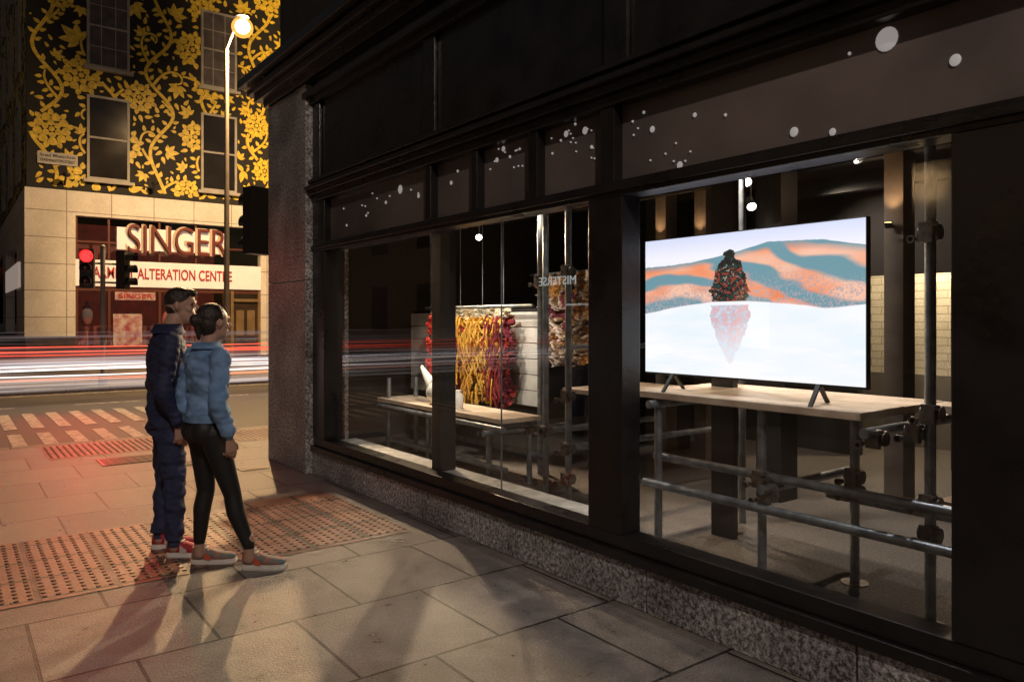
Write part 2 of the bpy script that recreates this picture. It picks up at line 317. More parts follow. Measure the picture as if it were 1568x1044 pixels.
# ---- floral mural generator
occ=set()
def cells(pts,rad=0):
    s=set()
    for (x,z) in pts:
        cx=int(round(x/.05)); cz=int(round(z/.05)); k=int(rad/.05)
        for a in range(-k,k+1):
            for b in range(-k,k+1): s.add((cx+a,cz+b))
    return s
polys=[]
def inwin(x,z): return any(a-.05<x<b+.05 and c-.12<z<d+.02 for a,b,c,d in wins)
def emitpoly(p,xmin,xmax):
    cx=sum(q[0] for q in p)/len(p); cz=sum(q[1] for q in p)/len(p)
    if cx<xmin+.1 or cx>xmax or cz<5.72 or cz>16.2 or min(q[0] for q in p)<xmin+.01 or min(q[1] for q in p)<5.62: return
    polys.append(p)
def lens(bx,bz,a,L,W,bend=0,n=6):
    p=[];q=[]
    for i in range(n+1):
        t=i/n; wd=W*math.sin(math.pi*min(1,t**.75))**.8 if 0<t<1 else 0; off=bend*L*t*t
        x=bx+math.cos(a)*L*t-math.sin(a)*off; z=bz+math.sin(a)*L*t+math.cos(a)*off
        p.append((x-math.sin(a)*wd,z+math.cos(a)*wd)); q.append((x+math.sin(a)*wd,z-math.cos(a)*wd))
    return p+q[1:-1][::-1]
def disc(x,z,r,n=10,wob=.0): return [(x+r*(1+wob*math.sin(5*t))*math.cos(t),z+r*(1+wob*math.sin(5*t))*math.sin(t)) for t in [2*math.pi*i/n for i in range(n)]]
def leafshape(x,z,a,L):
    out=[]
    for da,l,wd in ((0,1,.21),(.62,.88,.19),(-.62,.88,.19),(1.3,.64,.16),(-1.3,.64,.16)):
        out.append(lens(x+math.cos(a)*L*.03,z+math.sin(a)*L*.03,a+da,L*l,L*wd,.12*np.sign(da)))
    return out
def flower(x,z,R):
    out=[disc(x,z,R*.14)]; a0=random.random()*6
    for i in range(6):
        a=a0+i*math.pi/3; out.append(lens(x+R*.17*math.cos(a),z+R*.17*math.sin(a),a,R*.36,R*.17))
    for i in range(9):
        a=a0+.3+i*2*math.pi/9; out.append(disc(x+R*.67*math.cos(a),z+R*.67*math.sin(a),R*.23,8,.1))
    for i in range(9):
        a=a0+.3+(i+.5)*2*math.pi/9; out.append(lens(x+R*.74*math.cos(a),z+R*.74*math.sin(a),a,R*.38,R*.14))
    return out
def ribbon(pts,w0,w1,xmin,xmax):
    n=len(pts)
    for i in range(n-1):
        (x,z),(X,Z)=pts[i],pts[i+1]; d=math.hypot(X-x,Z-z) or 1; nx,nz=-(Z-z)/d,(X-x)/d
        wa=w0+(w1-w0)*i/n; wb=w0+(w1-w0)*(i+1)/n
        emitpoly([(x+nx*wa,z+nz*wa),(x-nx*wa,z-nz*wa),(X-nx*wb,Z-nz*wb),(X+nx*wb,Z+nz*wb)],xmin,xmax)
def mural(xmin,xmax,seed):
    random.seed(seed); occ.clear(); polys.clear(); stems=[]; fl=[]; done_f=[]
    x0=xmin+.5
    while x0<xmax+1:
        ph=random.random()*6.28; A=.34; Lw=2.9
        pts=[(x0+A*math.sin(2*math.pi*z/Lw+ph)+.1*math.sin(z*3.1),z) for z in np.arange(5.6,16.4,.08)]
        ribbon(pts,.052,.052,xmin,xmax); occ.update(cells(pts,.05)); stems.append(pts)
        k=int(random.random()*5); side=1
        while k<len(pts)-2:
            x,z=pts[k]; a=math.pi/2-side*random.uniform(.5,1.0); bp=[(x,z)]; Lb=random.uniform(1.2,1.9); n=int(Lb/.05)
            sg=random.choice((1,1,-1))*side
            for i in range(n):
                t=i/n; a+= sg*.05*(.3+5.0*t*t*1.6); x+=math.cos(a)*.05; z+=math.sin(a)*.05; bp.append((x,z))
                if i>6 and len(cells([(x,z)],.05)&occ)>2: break
            if len(bp)>8:
                ribbon(bp,.045,.026,xmin,xmax); occ.update(cells(bp,.0)); stems.append(bp)
                fl.append(bp[-1])
            side=-side; k+=random.randint(8,12)
        x0+=1.62
    random.shuffle(fl)
    for f in fl:
        if any(math.hypot(f[0]-g[0],f[1]-g[1])<1.25 for g in done_f): continue
        R=random.uniform(.44,.60)
        done_f.append(f)
        polys[:]=[p for p in polys if math.hypot(sum(q[0] for q in p)/len(p)-f[0],sum(q[1] for q in p)/len(p)-f[1])>R*.98]
        for p in flower(f[0],f[1],R): emitpoly(p,xmin,xmax)
        occ.update(cells([(f[0]+i*.05,f[1]+j*.05) for i in range(-13,14) for j in range(-13,14) if math.hypot(i,j)*.05<R*1.03]))
    for st in stems:
        s=1
        for k in range(2,len(st)-1,2):
            (x,z),(X,Z)=st[k],st[k+1]; a=math.atan2(Z-z,X-x)+s*random.uniform(.7,1.3); s=-s
            for L in (random.uniform(.55,.72),.46,.32,.2):
                bx=x+math.cos(a)*.06; bz=z+math.sin(a)*.06
                ls=leafshape(bx,bz,a,L) if L>.25 else [lens(bx,bz,a,L,L*.3,.2)]
                test=cells([q for p in ls for q in p if math.hypot(q[0]-x,q[1]-z)>.13],.0)
                if len(test&occ)<=1:
                    for p in ls: emitpoly(p,xmin,xmax)
                    occ.update(cells([q for p in ls for q in p],.0)); 
                    occ.update(cells([(bx+math.cos(a)*L*t,bz+math.sin(a)*L*t) for t in (.2,.35,.5,.65,.8)],.05)); break
    for it in range(9000):
        x=random.uniform(xmin,xmax); z=random.uniform(5.7,16.2); a=random.random()*6.28; L=(.5,.4,.32,.24,.18,.13)[min(5,it//1500)]
        ls=leafshape(x,z,a,L) if L>.25 else [lens(x,z,a,L,L*.28,.35)]
        test=cells([q for p in ls for q in p]+[(x,z)],.0)
        if not (test&occ):
            for p in ls: emitpoly(p,xmin,xmax)
            occ.update(test)
    return list(polys)
P=mural(XL,17,3); vs=[];fs=[]
random.seed(5)
for p in P:
    cx=sum(q[0] for q in p)/len(p); cz=sum(q[1] for q in p)/len(p)
    if inwin(cx,cz): continue
    yy=Y0-.004-random.random()*.012; b=len(vs); vs+=[(q[0],yy,q[1]) for q in p]; fs.append(tuple(range(b,b+len(p))))
newmesh('floral_mural_front',vs,fs,goldp,fb)
wins=[]
P=mural(Y0,Y0+14,9); vs=[];fs=[]
for p in P:
    xx=XL-.004-random.random()*.012; b=len(vs); vs+=[(xx,q[0],q[1]) for q in p]; fs.append(tuple(range(b,b+len(p))))
newmesh('floral_mural_side',vs,fs,goldp,fb)
m=MB(); m2=MB()
for y in (Y0+2,Y0+6,Y0+10,Y0+15,Y0+20):
    for z0,z1 in ((6.0,8.66),(9.56,12.2),(13.1,15.4)):
        m.box(XL-.09,XL,y,y+.1,z0,z1); m.box(XL-.09,XL,y+1.1,y+1.2,z0,z1); m.box(XL-.088,XL,y+.1,y+1.1,z0,z0+.1); m.box(XL-.088,XL,y+.1,y+1.1,z1-.1,z1); m2.box(XL-.05,XL,y+.1,y+1.1,z0+.1,z1-.1)
m.obj('side_window_frames',mat_sash,fb); m2.obj('side_window_panes',darkpane,fb)

# neighbours further down the side street
nb=empty('terraced_building')
boxo('walls',-16,-9,24,70,0,11,mat('street_render',(.10,.085,.07),.8,var=.3),nb)
m=MB()
for y in range(25,68,4):
    for z in (1,4.4,7.8): m.box(-9.0,-8.95,y,y+1.4,z,z+2)
m.obj('windows',darkpane,nb)
ob=empty('street_building'); boxo('walls',-24,-16,-22,20,0,10,mat('brown_render',(.10,.075,.06),.85,var=.3),ob)
m=MB(); m2=MB()
litm=mat('lit_window',(.1,.1,.1),.5,emit=(1,.62,.3),estr=.8)
for i,y in enumerate(range(-21,19,3)):
    for z in (.6,4,7.2): (m2 if (i*7+int(z*3))%5==0 else m).box(-16.0,-15.95,y,y+1.3,z,z+2)
m.obj('windows',darkpane,ob); m2.obj('lit_windows',litm,ob)

# ------------------------------------------------------------------ street lamp
def halomat():
    m=bpy.data.materials.new('amber_halo'); m.use_nodes=True; nt=m.node_tree; nt.nodes.clear()
    o=nt.nodes.new('ShaderNodeOutputMaterial'); mx=nt.nodes.new('ShaderNodeMixShader'); t=nt.nodes.new('ShaderNodeBsdfTransparent'); e=nt.nodes.new('ShaderNodeEmission')
    e.inputs[0].default_value=(1,.46,.08,1); e.inputs[1].default_value=1.8; mx.inputs[0].default_value=.45
    nt.links.new(t.outputs[0],mx.inputs[1]); nt.links.new(e.outputs[0],mx.inputs[2]); nt.links.new(mx.outputs[0],o.inputs[0]); return m
def streetlamp(x,y,hz,hx,hy,power,col=(1,.50,.17)):
    e=empty('street_lamp'); m=MB()
    m.cyl((x,y,0),(x,y,1.6),.11,.10); m.cyl((x,y,1.6),(x,y,1.7),.10,.07); m.cyl((x,y,1.7),(x,y,hz-.6),.075,.05)
    pts=[]
    for i in range(7):
        t=i/6; pts.append((x+(hx-x)*.75*math.sin(t*math.pi/2),y+(hy-y)*.75*math.sin(t*math.pi/2),hz-.6+.8*math.sin(t*math.pi/2)))
    m.tube(pts,.03); m.obj('post',polem,e)
    m=MB(); m.sphere((hx,hy,hz+.26),.18,.16,.06,zmin=-.3); m.cyl((hx,hy,hz+.20),(hx,hy,hz+.26),.10); m.obj('lantern_hood',blackmatt,e)
    m=MB(); m.sphere((hx,hy,hz),.19,nu=20,nv=12); m.obj('bulb',mat('sodium_bulb',(1,.8,.5),.5,emit=(1,.72,.36),estr=9),e)
    m=MB(); m.sphere((hx,hy,hz-.02),.28,.28,.27,nu=24,nv=14); m.obj('halo_shell',halomat(),e)  # translucent glowing shell added to imitate the halo around the bulb
    l=bpy.data.lights.new('lamp_light','POINT'); l.energy=power; l.color=col; l.shadow_soft_size=.12
    o=bpy.data.objects.new('lamp_light',l); link(o,e); o.location=(hx+.1,hy-.35,hz-.1); return e
streetlamp(5.94,20.56,9.35,6.27,20.3,7200,(1,.63,.30))
streetlamp(-2.6,-5.0,8.5,-1.8,-4.6,1800,(1,.82,.70))  # unseen lamp added behind the camera to fill pavement, pillar and fascia

# ------------------------------------------------------------------ traffic signals
def glow(name,c,s): return mat(name,c,.4,emit=c,estr=s)
redl=glow('red_lens',(1,.012,.012),6); offl=mat('unlit_lens',(.05,.02,.01),.2)
def headbox(m,x,y,z0,h,dx,dy,n=3,w=.15):
    """signal head at x,y facing (dx,dy)"""
    d=Vector((dx,dy,0)).normalized(); s=Vector((-d.y,d.x,0)); b=Vector((x,y,0))
    def P(a,c,z): q=b+s*a+d*c; return (q.x,q.y,z)
    r=[[P(-w,-.1,z),P(w,-.1,z),P(w,.1,z),P(-w,.1,z)] for z in (z0,z0+h)]
    m.loft(r,0,True,False)
    for i in range(n):
        z=z0+h*(i+.5)/n; R=h/n*.38
        pts=[]
        for k in range(12):
            t=-.5+k*(math.pi+1)/11
            pts.append((R*math.cos(t),R*math.sin(t)))
        for (a,c),(a2,c2) in zip(pts[:-1],pts[1:]):
            m.add([P(a,.1,z+c),P(a2,.1,z+c2),P(a2*1.05,.30,z+c2*1.05),P(a*1.05,.30,z+c*1.05)],[(0,1,2,3)],0)
    return P
tl=empty('traffic_light'); px,py=2.97,20.28
m=MB(); m.cyl((px,py,0),(px,py,3.3),.055); m.cyl((px,py,0),(px,py,.25),.1); m.sphere((px,py,3.3),.06); m.cyl((px-.3,py-.05,2.9),(px+.35,py+.05,2.9),.025); m.cyl((px-.3,py-.05,2.45),(px+.35,py+.05,2.45),.025)
m.obj('pole',mat('signal_pole_grey',(.22,.2,.19),.5,var=.2),tl)
m=MB(); headbox(m,px+.42,py-.1,2.3,.92,.75,-.5); Pf=headbox(m,px-.34,py-.1,2.3,.92,-.3,-1); m.obj('signal_heads',blackplastic,tl)
m=MB(); q=Pf(0,.12,3.03-.0); m.sphere((q[0],q[1],3.05-.0),.14,.09,.14); m.obj('red_lamp',redl,tl)
m=MB();
for z in (2.76,2.45): q=Pf(0,.1,z); m.sphere((q[0],q[1],z),.1,.03,.1)
m.obj('unlit_lamps',offl,tl)
q=Pf(0,.42,3.05); l=bpy.data.lights.new('red_light','SPOT'); l.energy=420; l.color=(1,.06,.05); l.spot_size=math.radians(48); l.spot_blend=.8; l.shadow_soft_size=.09
o=bpy.data.objects.new('red_light',l); link(o,tl); o.location=q; o.rotation_euler=(Vector((.6,10.5,0))-Vector(q)).to_track_quat('-Z','Y').to_euler()
tn=empty('traffic_light'); m=MB(); m.cyl((3.62,9.95,0),(3.62,9.95,3.5),.055); m.cyl((3.62,9.95,0),(3.62,9.95,.25),.1); m.box(3.33,3.62,9.93,9.97,2.6,2.64);m.box(3.33,3.62,9.93,9.97,3.1,3.14); m.obj('pole',mat('signal_pole',(.05,.05,.05),.5),tn)
m=MB(); headbox(m,3.3,10.0,2.42,.88,-.25,1,w=.17); m.box(3.44,3.5,9.7,9.86,1.02,1.22); m.obj('signal_head',blackplastic,tn)

# ------------------------------------------------------------------ light trails of passing cars (long exposure)
def trailmat(name,c,s,a):
    m=bpy.data.materials.new(name); m.use_nodes=True; nt=m.node_tree; nt.nodes.clear()
    o=nt.nodes.new('ShaderNodeOutputMaterial'); mx=nt.nodes.new('ShaderNodeMixShader'); t=nt.nodes.new('ShaderNodeBsdfTransparent'); e=nt.nodes.new('ShaderNodeEmission')
    e.inputs[0].default_value=(*c,1); e.inputs[1].default_value=s
    tc=nt.nodes.new('ShaderNodeTexCoord'); mp=nt.nodes.new('ShaderNodeMapping'); mp.inputs['Scale'].default_value=(.12,0,14); n=nt.nodes.new('ShaderNodeTexNoise'); n.inputs['Scale'].default_value=1; n.inputs['Detail'].default_value=4
    nt.links.new(tc.outputs['Object'],mp.inputs[0]); nt.links.new(mp.outputs[0],n.inputs[0])
    r=nt.nodes.new('ShaderNodeMapRange'); r.inputs['From Min'].default_value=.42; r.inputs['From Max'].default_value=.7; r.inputs['To Max'].default_value=a; nt.links.new(n.outputs['Fac'],r.inputs[0])
    nt.links.new(r.outputs[0],mx.inputs[0]); nt.links.new(t.outputs[0],mx.inputs[1]); nt.links.new(e.outputs[0],mx.inputs[2]); nt.links.new(mx.outputs[0],o.inputs[0]); return m
lt=empty('light_trail')
def sheet(name,y,z0,z1,mt):
    newmesh(name,[(-14,y,z0),(14,y,z0),(14,y,z1),(-14,y,z1)],[(0,1,2,3)],mt,lt)
sheet('white_glow',17.6,.12,.78,trailmat('trail_white',(1,.84,.78),.9,.8))
sheet('red_glow',18.2,.55,1.05,trailmat('trail_red',(1,.22,.15),.6,.55))
sheet('body_blur',18.6,.1,1.3,trailmat('trail_body',(.5,.38,.38),.55,.6))
random.seed(11)
for grp,(c,s,n,z0,z1,y) in enumerate((((1,.10,.06),1.1,4,.78,1.0,18.1),((1,.88,.85),1.5,6,.40,.62,17.5),((.5,.75,1),1.0,2,.62,.72,17.7),((1,.35,.2),.9,2,.3,.5,17.9))):
    m=MB()
    for i in range(n):
        z=random.uniform(z0,z1); pts=[(x,y+.1*i,z+.012*math.sin(x*.8+i)) for x in np.linspace(-14,14,24)]
        m.tube(pts,random.uniform(.005,.014),n=6)
    m.obj('streaks_%d'%grp,glow('streak_%d'%grp,c,s),lt)

# ------------------------------------------------------------------ shop (near building)
sh=empty('gallery_shopfront_building')
WX=2.95; GX=3.05
m=MB()
ys=[7.3,6.1,5.0,3.9,2.75,1.6,.4,-1,-2.4,-4,-6]
for a,b in zip(ys[1:],ys[:-1]): m.box(WX,3.3,a+.003,b-.003,0,.235)
m.obj('granite_stallriser',gran,sh,.008)
m=MB(); m.box(2.88,3.35,7.3,8.4,0,1.95); m.box(2.88,3.35,7.3,8.4,1.954,3.93); m.obj('granite_pillar',gran,sh,.008)
m=MB()
m.box(WX-.025,3.12,-6,7.29,.237,.29); m.box(WX+.01,3.10,-6,7.29,.29,.37)          # bottom rail
m.box(WX-.0,3.10,-6,7.29,2.235,2.32); m.box(WX-.02,WX,-6,7.29,2.26,2.30)                      # transom bar
m.box(WX-.01,3.2,-6,7.29,2.74,2.80); m.box(WX-.05,3.2,-6,7.29,2.80,2.85); m.box(WX-.09,3.2,-6,7.29,2.85,2.885); m.box(WX-.02,3.2,-6,7.29,2.885,2.93); m.box(WX-.05,3.2,-6,7.29,2.93,2.96)
m.box(WX+.03,3.3,-6,7.29,2.96,3.72)                                                   # fascia board
m.box(WX-.03,3.3,-6,7.29,3.72,3.78); m.box(WX-.09,3.3,-6,7.35,3.78,3.84); m.box(WX+.0,3.3,-6,7.35,3.84,3.935)
for z,xx in ((3.935,2.84),(4.0,2.76),(4.07,2.70),(4.16,2.62)): m.box(xx,3.4,-6,8.45+(2.84-xx),z,z+.09 if z>4.1 else z+.068)
for y in (7.2,5.0,2.98,1.0,-1.0,-3.0,-5): m.box(WX+.0,WX+.03,y-.09,y+.09,2.962,3.718)
for y0,y1 in ((7.0,7.29),(2.93,3.2),(.98,1.24),(-6,-5.9),(-2.6,-2.4)): m.box(WX+.002,3.1,y0,y1,.37,2.235)
for y0,y1 in ((7.0,7.29),(4.97,5.05),(4.34,4.41),(3.67,3.76),(2.99,3.10),(-1.0,-.9),(-6,-5.9)): m.box(WX+.002,3.1,y0,y1,2.32,2.74)
m.obj('timber_shopfront',blackwood,sh,.006)
m=MB(); m.box(3.0,9.8,-6,8.35,4.25,12,0); m.obj('upper_storeys',mat('dark_upper_wall',(.03,.028,.027),.8,var=.3),sh)
m=MB(); m.box(3.0,3.06,-.05,.978,.37,2.235); 
for z0,z1 in ((.5,1.0),(1.1,2.1)): m.box(2.985,3.0,.1,.85,z0,z1)
m.obj('panelled_door',blackwood,sh,.006)
newmesh('display_glass',[(GX,3.2,.37),(GX,3.2,2.235),(GX,7.0,2.235),(GX,7.0,.37)],[(0,1,2,3)],glass,sh)
newmesh('display_glass_right',[(GX,1.24,.37),(GX,1.24,2.235),(GX,2.93,2.235),(GX,2.93,.37)],[(0,1,2,3)],glass,sh)
m=MB(); m.box(GX-.005,GX+.005,4.177,4.183,.37,2.235); m.obj('glass_joint',steel,sh)
m=MB(); m.box(GX+.03,GX+.17,5.03,5.16,.37,2.9); m.obj('mullion_post',blackmatt,sh)
tr=mat('transom_panel',(.17,.14,.13),.22,col2=(.08,.07,.07),vscale=1.2)
m=MB()
for y0,y1 in ((5.05,7.0),(4.41,4.97),(3.76,4.34),(3.10,3.67),(-.9,2.99),(-5.9,-1.0)): m.box(3.02,3.05,y0,y1,2.32,2.74)
m.obj('transom_panels',tr,sh)
m=MB()
m.box(3.3,9.6,-6,8.3,-.05,.15,0); m.obj('interior_floor',carpet,sh)
m=MB(); m.box(3.3,9.6,-6,8.3,2.95,3.2); m.box(3.1,3.3,-6,8.3,2.8,3.2); m.box(3.3,9.6,8.2,8.35,.15,4.2); m.box(3.1,3.3,7.29,8.2,.15,2.95); m.box(9.5,9.6,-6,8.2,.15,4.2); m.box(3.3,9.5,-6.1,-6,.15,4.2)
m.box(7.5,7.6,4.05,8.2,.15,2.95); m.box(7.5,7.6,-6,3.15,.15,2.95); m.box(7.5,7.6,3.15,4.05,2.0,2.95)
m.obj('interior_walls',darkwall,sh)
wb=vertical(slabmat('white_brick',.24,.085,0,0,(.72,.66,.55),(.64,.58,.48),(.4,.35,.28),ms=.006,tint=.1,bump=.3))
m=MB(); m.box(8.6,8.7,1.5,6.5,.95,2.95); m.obj('white_brick_wall',wb,sh); boxo('brick_wall_base',8.58,8.7,1.5,6.5,.15,.95,mat('grey_dado',(.2,.18,.16),.6),sh)
m=MB(); m.box(GX+.01,3.28,3.22,6.98,.30,.365); m.obj('window_ledge',ledge,sh)
m=MB(); m.box(GX+.01,3.3,1.26,2.92,.16,.25); m.obj('window_ledge_right',carpet,sh)
m=MB(); m.box(5.1,5.32,3.36,3.58,.15,2.95); m.box(5.0,5.42,3.26,3.68,.95,1.25)
m.box(6.3,6.5,5.4,5.6,.15,2.95)
for x in (4.3,5.6,6.9): m.box(x,x+.12,-2,8.1,2.78,2.95)
m.box(4.0,4.05,2.98,3.15,.15,2.9)
m.obj('interior_columns',mat('black_column',(.02,.02,.022),.4,var=.2),sh)
# faintly glowing discs imitate light spots reflected in the transom panels
e=empty('reflected_dots'); m=MB(); random.seed(4)
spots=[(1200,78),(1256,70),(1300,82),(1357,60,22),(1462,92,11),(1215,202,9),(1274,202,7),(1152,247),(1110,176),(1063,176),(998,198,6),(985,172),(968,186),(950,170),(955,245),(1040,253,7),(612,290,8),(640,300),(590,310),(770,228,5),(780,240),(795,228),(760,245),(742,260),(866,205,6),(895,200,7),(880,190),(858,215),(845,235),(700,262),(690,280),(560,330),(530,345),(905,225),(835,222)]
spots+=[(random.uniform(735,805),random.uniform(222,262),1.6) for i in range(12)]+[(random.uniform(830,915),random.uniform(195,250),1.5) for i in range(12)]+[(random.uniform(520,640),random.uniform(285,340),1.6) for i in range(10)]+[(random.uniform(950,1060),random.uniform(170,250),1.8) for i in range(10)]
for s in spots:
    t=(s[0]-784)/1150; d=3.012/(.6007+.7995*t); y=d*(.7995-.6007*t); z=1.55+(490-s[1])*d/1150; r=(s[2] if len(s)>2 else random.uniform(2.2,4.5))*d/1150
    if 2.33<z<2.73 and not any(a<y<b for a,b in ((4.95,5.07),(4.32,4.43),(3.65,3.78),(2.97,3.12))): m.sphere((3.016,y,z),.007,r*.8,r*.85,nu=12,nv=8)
m.obj('glow_discs',mat('dot_glow',(.25,.24,.24),.6,emit=(1,.92,.88),estr=.24),e)

# ------------------------------------------------------------------ scaffold tables, TV
def coupler(m,x,y,z,s=1):
    m.cyl((x-.045*s,y,z),(x+.045*s,y,z),.036*s,n=10,mi=1); m.cyl((x,y-.045*s,z),(x,y+.045*s,z),.036*s,n=10,mi=1); m.box(x-.05*s,x-.02*s,y-.03*s,y+.03*s,z-.045*s,z+.045*s,1)
    m.cyl((x-.035*s,y+.05*s,z-.03*s),(x-.085*s,y+.05*s,z-.03*s),.012*s,n=6,mi=1); m.cyl((x-.035*s,y-.04*s,z+.035*s),(x-.09*s,y-.04*s,z+.035*s),.012*s,n=6,mi=1)
    m.cyl((x-.07*s,y+.05*s,z-.03*s),(x-.085*s,y+.05*s,z-.03*s),.02*s,n=6,mi=1)
R=.0242
st=empty('scaffold_table')
m=MB()
for i in range(4): m.box(3.40+i*.218,3.40+i*.218+.214,1.82+.01*(i%2),3.30-.008*(i%3),1.078,1.118)
m.box(4.02,4.24,1.0,1.815,1.078,1.118)
m.obj('scaffold_boards',board,st,.004)
m=MB()
m.cyl((3.47,3.13,.15),(3.47,3.13,1.075),R); m.cyl((3.5,2.42,.15),(3.5,2.42,1.075),R); m.cyl((3.86,2.10,.15),(3.86,2.10,1.075),R); m.cyl((4.15,3.1,.15),(4.15,3.1,1.075),R)
m.cyl((3.52,3.2,.71),(3.52,1.3,.71),R); m.cyl((3.42,3.2,.56),(3.42,1.3,.56),R); m.cyl((3.4,2.36,.66),(4.3,2.36,.66),R); m.cyl((3.86,2.25,.60),(3.86,1.0,.60),R)
m.cyl((3.60,1.6,.15),(3.60,1.6,2.6),R); m.cyl((3.35,1.78,1.03),(4.3,1.78,1.03),R); m.cyl((3.35,3.1,1.045),(4.3,3.1,1.045),R);m.cyl((4.25,1.9,1.03),(4.25,1.0,1.03),R*.9)
m.cyl((4.4,3.2,.15),(4.4,3.2,2.75),R)
for p in ((3.47,3.13),(3.5,2.42),(3.86,2.10),(4.15,3.1),(3.6,1.6)): m.cyl((p[0],p[1],.15),(p[0],p[1],.158),.07,mi=1)
for c in ((3.5,2.42,.70),(3.5,2.38,.62),(3.86,2.10,.64),(3.60,1.6,.71),(3.60,1.6,.57),(3.6,1.66,1.03),(3.6,1.6,1.95),(3.86,2.10,.72),(3.47,1.78,1.0),(3.62,1.6,1.12)): coupler(m,*c)
m.obj('scaffold_frame',[steel,steelb],st)
m=MB(); m.box(4.0,4.22,1.0,1.75,.60,.64); m.obj('lower_shelf',board,st,.004)

st2=empty('scaffold_table')
m=MB()
for i in range(2): m.box(3.6+i*.218,3.6+i*.218+.214,4.95,7.15,.70,.74)
m.obj('scaffold_boards',board,st2,.004)
m=MB()
for x,y in ((3.66,5.2),(3.66,7.0),(3.98,5.05),(3.98,7.0),(3.66,6.2)): m.cyl((x,y,.15),(x,y,.70 if y<6.9 else .95),R); m.cyl((x,y,.15),(x,y,.158),.07,mi=1)
m.cyl((3.6,4.9,.66),(3.6,7.1,.66),R); m.cyl((3.62,4.9,.33),(3.62,6.9,.33),R); m.cyl((3.5,5.05,.62),(4.4,5.05,.62),R); m.cyl((4.0,4.9,.4),(4.0,7.1,.4),R)
m.cyl((3.60,4.11,.15),(3.60,4.11,2.75),R); m.cyl((4.3,5.3,.15),(4.3,5.3,2.75),R); m.cyl((4.3,7.2,.15),(4.3,7.2,2.75),R); m.cyl((4.9,4.9,.15),(4.9,4.9,2.75),R); m.cyl((3.75,4.55,.15),(3.75,4.55,2.75),R)
m.cyl((3.6,4.11,.62),(5.4,4.11,.62),R); m.cyl((3.6,4.11,1.35),(5.0,4.11,1.35),R*.8); m.cyl((3.7,4.55,.68),(5.0,4.55,.68),R)
for c in ((3.6,4.11,.62),(3.6,4.11,1.0),(3.6,4.11,1.9),(3.66,5.2,.62),(3.98,5.05,.62),(3.6,4.11,.4),(4.3,5.3,1.9),(3.75,4.55,.68)): coupler(m,*c)
m.obj('scaffold_frame',[steel,steelb],st2)
m=MB(); m.box(3.75,4.6,3.9,4.35,1.0,1.035); m.obj('side_shelf',board,st2,.004)

# TV
tv=empty('television'); TX=3.54; ya,yb,za,zb=1.87,3.30,1.225,2.045
m=MB(); m.box(TX+.001,TX+.035,ya-.006,yb+.006,za-.012,zb+.006); m.box(TX+.035,TX+.07,ya+.25,yb-.25,za+.05,zb-.3)
for yc in (2.12,3.08):
    for sx in (-1,1):
        m.loft([[(TX+.01+dx,yc+dy,1.225) for dx,dy in ((-.01,-.012),(.01,-.012),(.01,.012),(-.01,.012))],[(TX+.01+sx*.13+dx,yc+sx*.03+dy,1.12) for dx,dy in ((-.01,-.01),(.01,-.01),(.01,.01),(-.01,.01))]],0,True,False)
m.obj('tv_case_and_feet',blackplastic,tv,.002)
NU,NV=640,360
U,V=np.meshgrid(np.linspace(0,1,NU),np.linspace(0,1,NV))   # V 0 top
def lerp(a,b,t): return a*(1-t[...,None])+b*t[...,None]
C=lambda *c: np.array(c,dtype=float)
F=lambda c: np.broadcast_to(c,U.shape+(3,))
sky=lerp(F(C(.70,.74,.97)),F(C(.94,.92,.99)),np.clip(V/.15,0,1))
ridge=np.interp(U,[0,.15,.35,.5,.62,.72,.85,1],[.20,.20,.17,.13,.085,.095,.105,.16])+.01*(vnoise(U*12,V*0,3)-.5)
plain=np.interp(U,[0,.15,.35,.5,.7,.85,1],[.56,.515,.48,.475,.50,.53,.515])+.012*(vnoise(U*9,V*0,5)-.5)
rel=np.clip((V-ridge)/(plain-ridge),0,1)
# banded dunes: lit (orange/peach) faces between soft teal shadow bands
ph=V*34+5*np.sin(U*4.2+.6)+3.2*vnoise(U*3.2,V*5,8,2)+2.5*vnoise(U*8,V*12,9,2)-4*U
band=.5+.5*np.sin(ph)
mt_=np.clip((band-.30)*2.6,0,1)*np.clip(rel*7,0,1)
teal=C(.16,.32,.38); orange=C(.90,.25,.09); peach=C(.95,.55,.40); lil=C(.62,.44,.46)
mc=lerp(F(teal),lerp(F(orange),F(peach),np.clip(vnoise(U*5,V*9,15,2)*2.4-.6,0,1)),mt_)
mc=lerp(mc,F(C(.25,.33,.40)),np.clip((grain_:=vnoise(U*190,V*110,12,2)-.5)*6,0,1)*np.clip(rel*1.6-.5,0,.7))
mc=lerp(mc,F(lil),np.clip((grain_+.05)*5,0,1)*np.clip(rel*1.6-.75,0,1)*.7)
snow=lerp(F(C(.98,.97,1.0)),F(C(.80,.90,.98)),np.clip(vnoise(U*4,V*12,20)*1.6-.5,0,1))
img=np.where((V<ridge)[...,None],sky,np.where((V<plain)[...,None],mc,snow))
edge=np.clip(1-np.abs(V-plain)/.006,0,1); img=lerp(img,F(C(.97,.9,.95)),edge)
fu=.447
tt=(V-.115)/(.475-.115); hw=np.interp(tt,[0,.03,.10,.18,.25,.36,.55,.8,1],[.0,.020,.028,.024,.050,.062,.074,.098,.078])+.022*(vnoise(U*60,V*50,30,2)-.5)
fig=(tt>0)&(tt<1)&(np.abs(U-fu)<hw)
fn=vnoise(U*90+20*V,V*60,33,2); fn2=vnoise(U*120,V*80+9*U,36,2)
fc=np.where(((fn>.60)&(tt>.35))[...,None],C(.26,.05,.03),np.where(((fn2>.74)&(tt>.2))[...,None],C(.34,.30,.24),np.where((fn<.36)[...,None],C(.02,.06,.05),C(.015,.014,.014))))
img=np.where(fig[...,None],fc,img)
